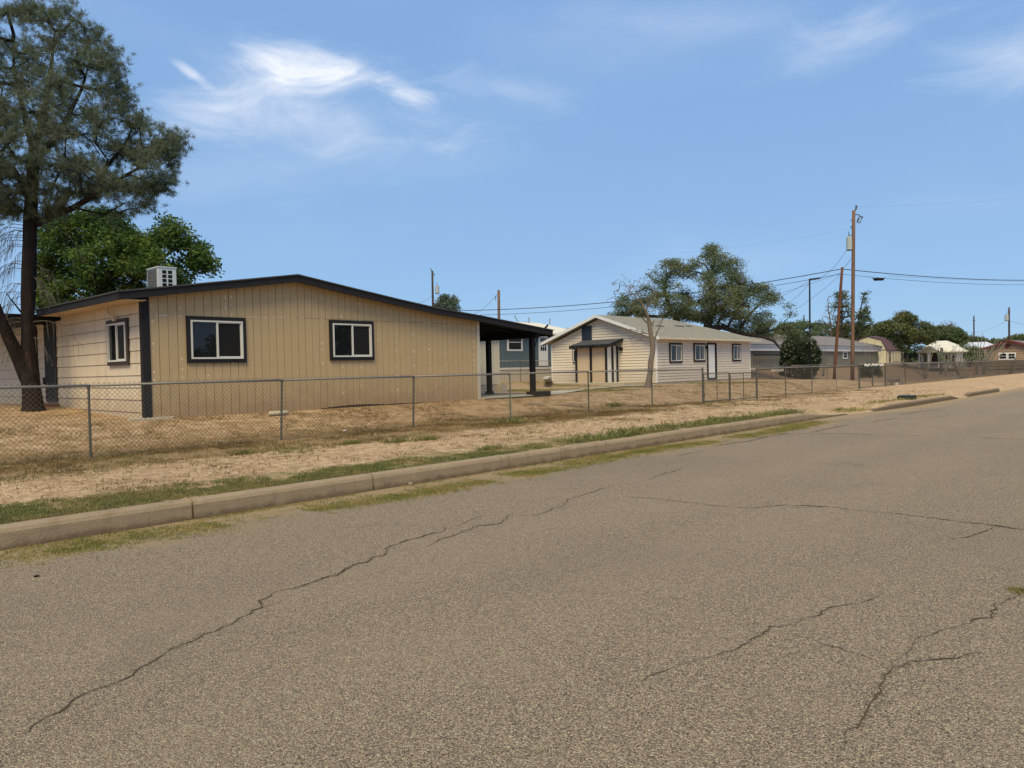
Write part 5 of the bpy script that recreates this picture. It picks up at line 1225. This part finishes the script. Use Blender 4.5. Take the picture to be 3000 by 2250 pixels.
tree('evergreen_tree', 'low dark green tree mass above the grey mobile home roof, left part', 125, (2400, 1050), rr([(60,1260),(70,1150),(120,1100),(200,1110),(240,1080),(330,1120),(420,1090),(470,1110),(560,1130),(560,1200),(60,1280)]), 240, 44, M['mesq2'], M['barkdark'],
     [rq([(300,1400,0,.3),(300,1200,0,.2)])], per=60, rc=.9, size=.34, thick=4, gap=.25, gscale=.02, rtip=.03)
tree('evergreen_tree', 'low dark green tree mass above the shed roof', 125, (2560, 1050), rr([(560,1200),(600,1130),(700,1130),(760,1120),(860,1150),(900,1110),(960,1120),(1010,1180),(1010,1260),(560,1240)]), 260, 45, M['mesq2'], M['barkdark'],
     [rq([(800,1400,0,.3),(800,1220,0,.2)])], per=60, rc=.9, size=.34, thick=4, gap=.25, gscale=.02, rtip=.03)
tree('mesquite_tree', 'rounded olive green mesquite between the shed and the cream roofed house', 92, (2655, 1080), rr([(890,1180),(880,1110),(980,1090),(1050,1025),(1115,1010),(1180,1045),(1200,1095),(1280,1090),(1330,1140),(1370,1160),(1340,1240),(1200,1245),(1180,1300),(1150,1330),(1080,1300),(1020,1230),(960,1200)]), 420, 46, M['mesq2'], M['barkdark'],
     [rq([(1120,1420,0,.22),(1130,1340,0,.2),(1150,1260,0,.15),(1140,1150,0,.08),(1120,1060,0,.03)])], per=70, rc=.62, size=.25, thick=3, gap=.32, gscale=.03, rtip=.02, aspect=3)
tree('mesquite_tree', 'deep green full tree behind the cream metal roof', 112, (2760, 1060), rr([(1290,1250),(1310,1170),(1380,1130),(1430,1150),(1480,1130),(1560,1170),(1600,1220),(1560,1260),(1500,1290),(1420,1280),(1300,1260)]), 300, 47, M['mesq2'], M['barkdark'],
     [rq([(1430,1420,0,.25),(1430,1300,0,.2),(1430,1200,0,.1)])], per=75, rc=.8, size=.3, thick=3.5, gap=.2, gscale=.03, rtip=.02)
tree('bare_tree', 'pale wispy leafless treetop above the deep green tree', 118, (2770, 1060), rr([(1370,1150),(1380,1090),(1440,1070),(1500,1080),(1540,1110),(1600,1160),(1620,1220),(1560,1200),(1450,1160)]), 260, 48, M['olive'], M['barkgrey'],
     [rq([(1460,1420,0,.2),(1460,1200,0,.12),(1470,1120,0,.04)])], thick=2, gap=.0, rtip=.014, bare=True)
tree('evergreen_tree', 'dark bushy tree beneath the distant thin pole', 150, (2860, 1050), rr([(1600,1280),(1630,1220),(1680,1210),(1760,1240),(1800,1270),(1700,1300)]), 130, 49, M['mesq2'], M['barkdark'], [rq([(1680,1400,0,.3),(1680,1260,0,.2)])], per=60, rc=1.0, size=.4, thick=3, gap=.2, gscale=.03)
tree('evergreen_tree', 'small dark tree above the ridge of the brown house', 150, (2960, 1050), rr([(1780,1270),(1830,1240),(1880,1250),(1960,1230),(2020,1200),(2080,1210),(2100,1260),(1900,1280)]), 160, 50, M['mesq2'], M['barkdark'], [rq([(1980,1400,0,.3),(1980,1240,0,.2)])], per=60, rc=1.0, size=.4, thick=3, gap=.25, gscale=.03)
tree('silver_tree', 'small grey-green conical tree above the tan house roof near the far transformer', 95, (1310, 1100), [(1262,960),(1268,900),(1285,885),(1300,868),(1308,862),(1316,880),(1324,866),(1334,880),(1342,900),(1346,915),(1345,960)], 200, 51, M['sagetree'], M['barkdark'], [[(1308,1110,0,.25),(1308,950,0,.15),(1308,880,0,.05)]], per=60, rc=.6, size=.24, thick=2, gap=.2, gscale=.03)
tree('bare_tree', 'bare curved twigs showing above the porch roof edge', 70, (1510, 1100), [(1480,960),(1500,935),(1508,925),(1530,940),(1555,945),(1552,955),(1520,965)], 22, 52, M['olive'], M['twig'], [[(1515,1100,0,.12),(1518,950,0,.05),(1508,922,0,.02)]], bare=True, rtip=.014, thick=.8, gap=0)
far = []
rs = random.Random(99)
for k in range(900):
    px_ = rs.uniform(1900, 3060); top = 1040+14*mnoise.noise(Vector((px_*.02, 0, 0))); far.append(PD(px_, rs.uniform(top, 1066-(px_-2400)*.02), 230+rs.uniform(-10, 10)))
for k in range(500):
    px_ = rs.uniform(-40, 1700); far.append(PD(px_, rs.uniform(1085, 1104), 200+rs.uniform(-10, 10)))
tag(leaf_mesh('far_woods', far, 2.2, 60, 1.0, M['mesq2'], None, 1.6), 'low distant belt of trees along the horizon', kind='stuff')
# leafy dark shrub below the mesquite crown: white flowering oleander
bb = G(2345, 1109); Dbb = -(M3.inverted() @ (bb-O3)).z
ol = thing('flowering_bush', tuple(bb), 'dense dark oleander bush covered in small white flowers by the fence', 'bush')
opoly = [(2292,1105),(2288,1060),(2295,1010),(2310,985),(2345,975),(2372,975),(2388,1010),(2402,1035),(2398,1070),(2385,1100)]
tgo = targets(opoly, Dbb, 700, 61, thick=1.5, minz=.1)
seg_mesh('trunk', grow([pd([(2340,1112,0,.05),(2340,1080,0,.04)], Dbb), pd([(2350,1112,.1,.05),(2360,1060,.1,.03)], Dbb), pd([(2330,1112,.1,.05),(2320,1050,.1,.03)], Dbb)], tgo, .006, seed=2), M['barkdark'], ol)
leaf_mesh('crown', tgo, .26, 120, .13, M['olive'], ol, 3.5, 1)
fl = [p for p in targets(opoly, Dbb-.9, 190, 62, thick=.5, minz=.3) if random.random() < .75]
leaf_mesh('flowers', fl, .04, 7, .045, M['flower'], ol, 1.1, 1)
# ocotillos: bundles of wand-like canes
def ocot(label, base_px, tips, D=None, seed=1, r=.036, leaves=False):
    rs = random.Random(seed); b = G(*base_px); D_ = -(M3.inverted() @ (b-O3)).z if D is None else D
    if D is not None: b = PD(*base_px, D); b.z = T(b.x, b.y)
    t = thing('ocotillo', tuple(b), label, 'ocotillo', 'ocotillos along the far fence'); mb = MB(); lf = []
    for (tx, ty) in tips:
        tip = PD(tx, ty, D_+rs.uniform(-1, 1)); pts = []
        for i in range(9):
            q = i/8; p = b.lerp(tip, q); bow = math.sin(math.pi*q)*.12*(tip-b).length; p += Vector((rs.uniform(-.03, .03), rs.uniform(-.03, .03), bow*.5))
            p += (tip-b).cross(Vector((0, 0, 1))).normalized()*rs.uniform(-.03, .03); pts.append(p)
            if leaves and i > 3: lf.append(p)
        mb.tube(pts, [r*(1-.55*i/8) for i in range(9)], 5)
    mb.build('canes', M['ocot'], t, smooth=True)
    if leaves: leaf_mesh('leaves', lf, .12, 14, .06, M['mesq2'], t, 1.8, 1)
    return t
rs = random.Random(77)
def fan(cx, y0, y1, spread, n, lean=0): return [(cx+spread*(i/(n-1)-.5)*2+rs.uniform(-4, 4)+lean, rs.uniform(y0, y1)) for i in range(n)]
ocot('fan-shaped grey ocotillo rising from one foot behind the far fence', (2808, 1101), fan(2806, 1010, 1050, 48, 17), seed=1)
ocot('ocotillo leaning strongly left beside the far gate', (2712, 1110), [(2650,1060),(2660,1068),(2670,1050),(2665,1080),(2680,1058),(2700,1040),(2720,1010),(2735,1002),(2741,1010)], seed=2)
ocot('tall pale ocotillo whose canes arch right before the brown house', (2880, 1099), [(2900+i*7, 990+abs(i-4)*6+rs.uniform(-6, 10)) for i in range(-4, 10)], seed=3, r=.045)
ocot('ocotillo with bent dead tip left of the brown house windows', (2862, 1098), [(2880,975),(2866,985),(2890,990),(2850,1000),(2840,1010),(2874,1012)], seed=4, r=.045)
ocot('rightmost ocotillo near the end of the far fence', (2960, 1095), fan(2975, 1030, 1060, 22, 9), seed=5)
ocot('small leafy ocotillo between the bush and the leaning pole', (2412, 1103), fan(2412, 1040, 1075, 26, 12), seed=6, r=.02)
ocot('slender ocotillo canes in front of the grey mobile home wall, left', (2412, 1100), [(2396,995),(2418,990),(2422,1010),(2410,1020)], seed=7, r=.022)
ocot('dark ocotillo with widely spread canes before the garden shed', (2560, 1100), [(2508,994),(2522,990),(2534,983),(2564,988),(2578,1010),(2585,1020),(2590,1026),(2572,1030)], seed=8, r=.028)
ocot('thin leafy ocotillo in front of the cream roofed house', (2770, 1100), fan(2772, 1005, 1045, 30, 9), seed=9, leaves=True)
# shrubs behind the far fence
def shrub(label, base_px, poly, n, seed, m, per=60, rc=.4, size=.14, thick=1.2):
    b = G(*base_px); D_ = -(M3.inverted() @ (b-O3)).z
    t = thing('shrub', tuple(b), label, 'shrub'); tg = targets(poly, D_, n, seed, thick=thick, minz=.1)
    seg_mesh('trunk', grow([pd([(base_px[0], base_px[1], 0, .05), (base_px[0]+1, base_px[1]-12, 0, .04)], D_)], tg, .008, seed=seed), M['barkdark'], t); leaf_mesh('crown', tg, rc, per, size, m, t, 2.5, .9)
shrub('feathery green shrub behind the far fence left of the brown house', (2860, 1085), [(2800,1060),(2805,1020),(2830,1000),(2850,1015),(2875,1020),(2890,1045),(2885,1065),(2840,1070)], 170, 71, M['mesq2'])
shrub('low dark green shrub seen through the narrow gate', (2550, 1107), [(2520,1105),(2522,1075),(2545,1066),(2575,1070),(2582,1100)], 120, 72, M['olive'], rc=.3, size=.1)
shrub('dusty shrub with reddish dead branches beside the garden shed', (2700, 1080), [(2650,1030),(2668,1015),(2690,1012),(2715,1020),(2718,1032),(2690,1045),(2665,1050),(2652,1080),(2645,1060)], 90, 73, M['olive'], per=36, size=.18)
cc = G(2756, 1096); Dc = -(M3.inverted() @ (cc-O3)).z
ct = thing('cactus', tuple(cc), 'dark branching cactus with upright arms before the cream roofed house', 'cactus'); mb = MB()
for pts in ([(2756,1098),(2757,1060),(2757,1020)], [(2757,1070),(2763,1066),(2765,1040)], [(2757,1066),(2750,1060),(2749,1026)], [(2757,1052),(2760,1040),(2760,1018)]): mb.tube([PD(x, y, Dc) for x, y in pts], [.12, .13, .08], 8)
mb.build('stem', M['saguaro'], ct, smooth=True)
# ------------------------------------------------------------------ grass and weeds
def blades(name, P, per, h, wd, m, spread, kind='stuff', parent=None, lay=.6):
    c = np.repeat(np.array(P), per, axis=0); n = len(c); c[:, :2] += rng.normal(size=(n, 2))*spread
    d = rng.normal(size=(n, 3))*lay; d[:, 2] = np.abs(d[:, 2])+.45; d /= np.linalg.norm(d, axis=1, keepdims=True)
    s = np.cross(d, rand_unit(n)); s /= np.linalg.norm(s, axis=1, keepdims=True); L_ = h*(.4+1.0*rng.random((n, 1)))
    bend = rng.normal(size=(n, 3))*.25; bend[:, 2] = -.12
    V = np.stack([c-s*wd, c+s*wd, c+d*L_*.6+s*wd*.7, c+(d+bend*.5)*L_], 1).reshape(-1, 3)
    o = npmesh(name, V, np.arange(4*n).reshape(-1, 4), m, parent)
    if kind: tag(o, kind=kind)
    return o
def scatter(n, x0, x1, y0, y1, dens, seed, zf=T):
    r = random.Random(seed); out = []
    for _ in range(n):
        x = r.uniform(x0, x1); y = r.uniform(y0, y1)
        if r.random() < dens(x, y): out.append((x, y, zf(x, y)-.004))
    return out
nz = lambda x, y, s, o=0: mnoise.noise(Vector((x*s, y*s, o)))
def d_kerb(x, y):
    wd = .75+.4*nz(x, 0, .5, 2)+.55*ss(7-x, 0, 3); e = (y-8.2)/max(.2, wd+.35*nz(x, 3, 1.9, 6))
    return max(0, 1.1-e**2)*max(0, .75+1.3*nz(x, y, 1.5, 4)+.9*nz(x, y, 5, 14))
def d_lit(x, y): return max(0, .12+1.2*nz(x, y, .8, 61)+1.1*nz(x, y, 3.1, 62))*(1 if y > 13.6 else .55)*(1-.6*ss(x, 22, 26)*(y < 14))
lt = scatter(70000, -3, 46, 9.0, 20, d_lit, 12)
blades('dry_litter', lt, 4, .035, .0028, M['litter'], .05, lay=2.6)['label'] = 'flattened brown plant litter strewn over the yard dirt'
vg = scatter(52000, .6, 20.6, 8.19, 9.9, d_kerb, 1)
blades('grass', vg, 9, .035, .0022, M['grassg'], .025)['label'] = 'low green weeds growing along the back of the kerb'
def d_gut(x, y):
    b = .75+.9*nz(x, y, 1.5, 7); w1 = math.exp(-((y-7.93)/.05)**2)*.9; cen = 7.45+.12*math.sin(x*.7); w2 = math.exp(-((y-cen)/.27)**2)*(.8 if nz(x, 0, .6, 9) > -.25 else .1)
    return (w1*(.3+.9*nz(x, 1, 1.1, 3)) + w2*b)*(1-ss(x, 18.5, 20.5))
gg = scatter(66000, .6, 20.5, 6.85, 7.99, d_gut, 2, lambda x, y: road_z(x, y))
blades('grass', gg, 8, .028, .002, M['grassy'], .025, lay=1.0)['label'] = 'yellow-green grass creeping out of the gutter'
def d_dry(x, y):
    e = math.exp(-((y-13.2)/.9)**2)*.8+.22*(y > 13.9)+.10; return e*(.5+1.3*nz(x, y, .9, 11))*(1-.55*ss(x, 17, 24))
dg = scatter(110000, -2, 40, 9.4, 17.0, d_dry, 3)
blades('dry_grass', dg, 9, .05, .0022, M['grassd'], .04, lay=.9)['label'] = 'dead straw-coloured grass around the fence line'
def d_gp(x, y): return 1.3*(max(0, nz(x, y, .55, 21)*2.2-.3)+.05+.5*max(0, nz(x, y, 3, 25)-.3))*math.exp(-((y-12.4)/1.5)**2)
gp = scatter(22000, 0, 26, 9.5, 14.5, d_gp, 4)
blades('grass', gp, 9, .05, .0022, M['grassy2'], .04)['label'] = 'scattered green tufts on the dirt verge before the fence'
def d_back(x, y): return max(0, nz(x, y, .22, 31)*2.2+.1)*(1 if y > 17.5 else 0)
gb = scatter(9000, 17, 40, 17.5, 32, d_back, 5)
blades('grass', gb, 10, .09, .005, M['grassy'], .08)['label'] = 'patchy yellow-green lawn behind the porch'
for i, (px_, py_, h_, lab) in enumerate([(1250,1290,.16,'small bushy green weed on the verge right of the third fence post'),(1800,1190,.22,'dark leafy weed growing inside the fence left of the bare tree'),(1165,1296,.16,'silvery green weed clump on the dirt verge'),(1030,1300,.12,'low green weed clump left of the silvery one'),
        (1497,1240,.26,'green weed at the foot of the fence post by the porch'),(1440,1318,.14,'leafy weed touching the kerb top near the third joint'),(720,1330,.14,'bright green grass tuft below the second fence post'),(2990,1735,.03,'small weed in the road crack at right'),(2075,1178,.1,'weed at the foot of the double gate post')]):
    g_ = G(px_, py_) if i != 7 else PZ(px_, py_, .02)
    if i == 7: g_ = Vector((g_.x, g_.y, road_z(g_.x, g_.y)))
    w_ = thing('weed', tuple(g_), lab, 'weed'); rs = random.Random(i+200)
    P_ = [(g_.x+rs.gauss(0, h_*.8), g_.y+rs.gauss(0, h_*.5), g_.z) for _ in range(60)]
    blades('leaves', P_, 9, h_*.6, .0025, M['grassg'], .03, None, w_, lay=.9)
def d_tall(x, y): return max(0, .6-abs(y-8.45)*1.5)*(.6+1.2*nz(x, y, 1.1, 51))
tw = scatter(2600, 10, 20.5, 8.2, 9.2, d_tall, 8)
blades('tall_weeds', tw, 7, .15, .0014, M['grassg'], .06, lay=.5)['label'] = 'tall wiry weeds standing behind the far kerb'
tw = scatter(1800, 23, 36, 8.2, 9.4, d_tall, 9)
blades('tall_weeds', tw, 8, .11, .002, M['grassy'], .06, lay=.7)['label'] = 'dry yellowish weeds behind the second kerb run'
# ------------------------------------------------------------------ loose things on the ground
mb = MB(); p = G(2657, 1170)
wb = thing('water_meter_box', tuple(p), 'dark slotted plastic box sunk in the dirt beside the far kerb', 'utility box'); mb.box(p+Vector((-.3, -.24, -.02)), p+Vector((.3, .24, .15))); mb.build('body', M['plastic'], wb)
mb = MB()
for k in range(5): mb.box(p+Vector((-.27+k*.11, -.246, .02)), p+Vector((-.2+k*.11, -.2405, .12)))
mb.build('slots', M['black'], wb)
def stone(label, px, py, size, m, name='rock', seed=0, cat='rock', group=None, onroad=False):
    rs = random.Random(seed); p = G(px, py) if not onroad else PZ(px, py, .02)
    if onroad: p = Vector((p.x, p.y, road_z(p.x, p.y)))
    mb = MB(); n = 8; sx, sy_, sz = size; rings = []
    for j in range(5):
        a = math.pi*j/4-math.pi/2; 
        for k in range(n): 
            f = rs.uniform(.8, 1.15); b = 2*math.pi*k/n; mb.v.append((p.x+sx*math.cos(a)*math.cos(b)*f, p.y+sy_*math.cos(a)*math.sin(b)*f, p.z+sz*.35+sz*math.sin(a)*.65*f))
    for j in range(4):
        for k in range(n): mb.f.append((j*n+k, j*n+(k+1) % n, (j+1)*n+(k+1) % n, (j+1)*n+k)); mb.mi.append(0)
    return tag(mb.build(name, m), label, cat, group)
stone('brown stone lying in the gutter against the kerb', 1202, 1413, (.045, .035, .05), M['board'], seed=1, onroad=True)
stone('small dark pebble alone on the asphalt left of centre', 1161, 1531, (.02, .016, .016), M['rock'], seed=2, onroad=True)
stone('dark pebble on the road near the left gutter', 107, 1682, (.02, .015, .015), M['black'], seed=3, onroad=True)
stone('pale flat stone in the yard dirt under the tan wall', 1009, 1263, (.05, .04, .03), M['whitetrim'], seed=4)
stone('small white stone near the fence foot', 1100, 1273, (.03, .025, .02), M['whitetrim'], seed=5)
gr_pts = []
rs = random.Random(4); V = []; F = []
for i in range(170):
    t = rs.random()
    x = rs.uniform(2, 19) if t < .75 else rs.uniform(0, 8); y = 7.4+rs.gauss(0, .28) if t < .75 else rs.uniform(2, 7)
    r_ = rs.uniform(.004, .011); z = road_z(x, y); o = len(V)
    for (a, b, c) in ((1,0,0),(-1,0,0),(0,1,0),(0,-1,0),(0,0,1),(0,0,-1)): V.append((x+a*r_*rs.uniform(.7, 1.3), y+b*r_*rs.uniform(.7, 1.3), z+r_*.5+c*r_*.6))
    F += [(o+a, o+b, o+c) for a, b, c in ((0,2,4),(2,1,4),(1,3,4),(3,0,4),(2,0,5),(1,2,5),(3,1,5),(0,3,5))]
tag(npmesh('gravel', V, F, M['rock']), 'loose dark gravel crumbs scattered along the gutter', kind='stuff')
# footing slab under the house corner, pale block at the wall, rubble pile, boards
p = G(435, 1229); mb = MB(); mb.prism([p+Vector(v) for v in [(-.42,-.18,-.03),(.45,-.22,-.03),(.55,.0,-.03),(.4,.14,-.03),(-.4,.12,-.03)]], (0, 0, .07)); tag(mb.build('footing_block', M['slab']), 'flat pale concrete footing at the foot of the tan house corner', 'concrete block')
p = G(811, 1216); mb = MB(); mb.tube([p+Vector((-.26, -.1, .05)), p+Vector((-.24, -.1, .05)), p+Vector((.22, -.1, .05)), p+Vector((.25, -.1, .05))], [.03, .055, .055, .03], 8); tag(mb.build('concrete_lump', M['slab'], smooth=True), 'pale rounded concrete lump lying against the tan wall', 'concrete block')
for k, (px_, py_, a, ln, lab) in enumerate([(1652, 1189, -.55, .75, 'weathered board lying on the dirt beyond the porch'), (1566, 1187, -.6, .35, 'short broken board by the porch slab')]):
    p = G(px_, py_); d_ = Vector((math.cos(a), math.sin(a), 0))*ln; mb = MB(); mb.bar(p-d_+Vector((0, 0, .03)), p+d_+Vector((0, 0, .03)), .1, .03); tag(mb.build('board', M['board']), lab, 'board')
p = G(1605, 1119); mb = MB(); mb.bar(p, PD(1598, 1108, 40), .3, .05); tag(mb.build('white_plank', M['white']), 'short white plank propped near the cream house corner, left one', 'plank')
p = G(1614, 1122); mb = MB(); mb.bar(p, PD(1604, 1104, 40), .3, .05); tag(mb.build('white_plank', M['white']), 'long slanting white plank propped near the cream house corner', 'plank')
for k, (dx, dy, dz, sx, sy_, m, lab) in enumerate([(0, 0, 0, .42, .28, 'rock', 'grey block lowest in the rubble pile by the far gate'), (.35, .1, .0, .35, .2, 'slab', 'pale slab leaning in the rubble pile by the far gate'), (.1, .2, .2, .4, .3, 'board', 'flat brown slab topping the rubble pile by the far gate'), (-.8, -.2, 0, .22, .15, 'slab', 'small pale chunk left of the rubble pile')]):
    p = G(2628, 1128)+Vector((dx*1.2, dy, dz)); mb = MB(); mb.prism([p+Vector((-sx, -sy_, -.02)), p+Vector((sx*.9, -sy_*.8, 0)), p+Vector((sx, sy_, .02)), p+Vector((-sx*.8, sy_*.9, 0))], (0, .02, .17)); tag(mb.build('rubble_block', M[m]), lab, 'rubble')
p = G(2818, 1109); mb = MB(); mb.box(p+Vector((-1.6, -.2, -.05)), p+Vector((1.0, .2, .22))); tag(mb.build('concrete_border', M['concrete']), 'low grey concrete border block under the fan-shaped ocotillo', 'concrete block')
for px_, py_, w_, lab in [(2196, 1079, .9, 'pale timber sleeper on the ground right of the cream house'), (2278, 1083, .9, 'pale timber sleeper left of the flowering bush')]:
    p = PD(px_, py_, 60); mb = MB(); mb.box(p+Vector((-w_, -.12, -.14)), p+Vector((w_, .12, .03))); tag(mb.build('timber_sleeper', M['creamwall']), lab, 'timber')
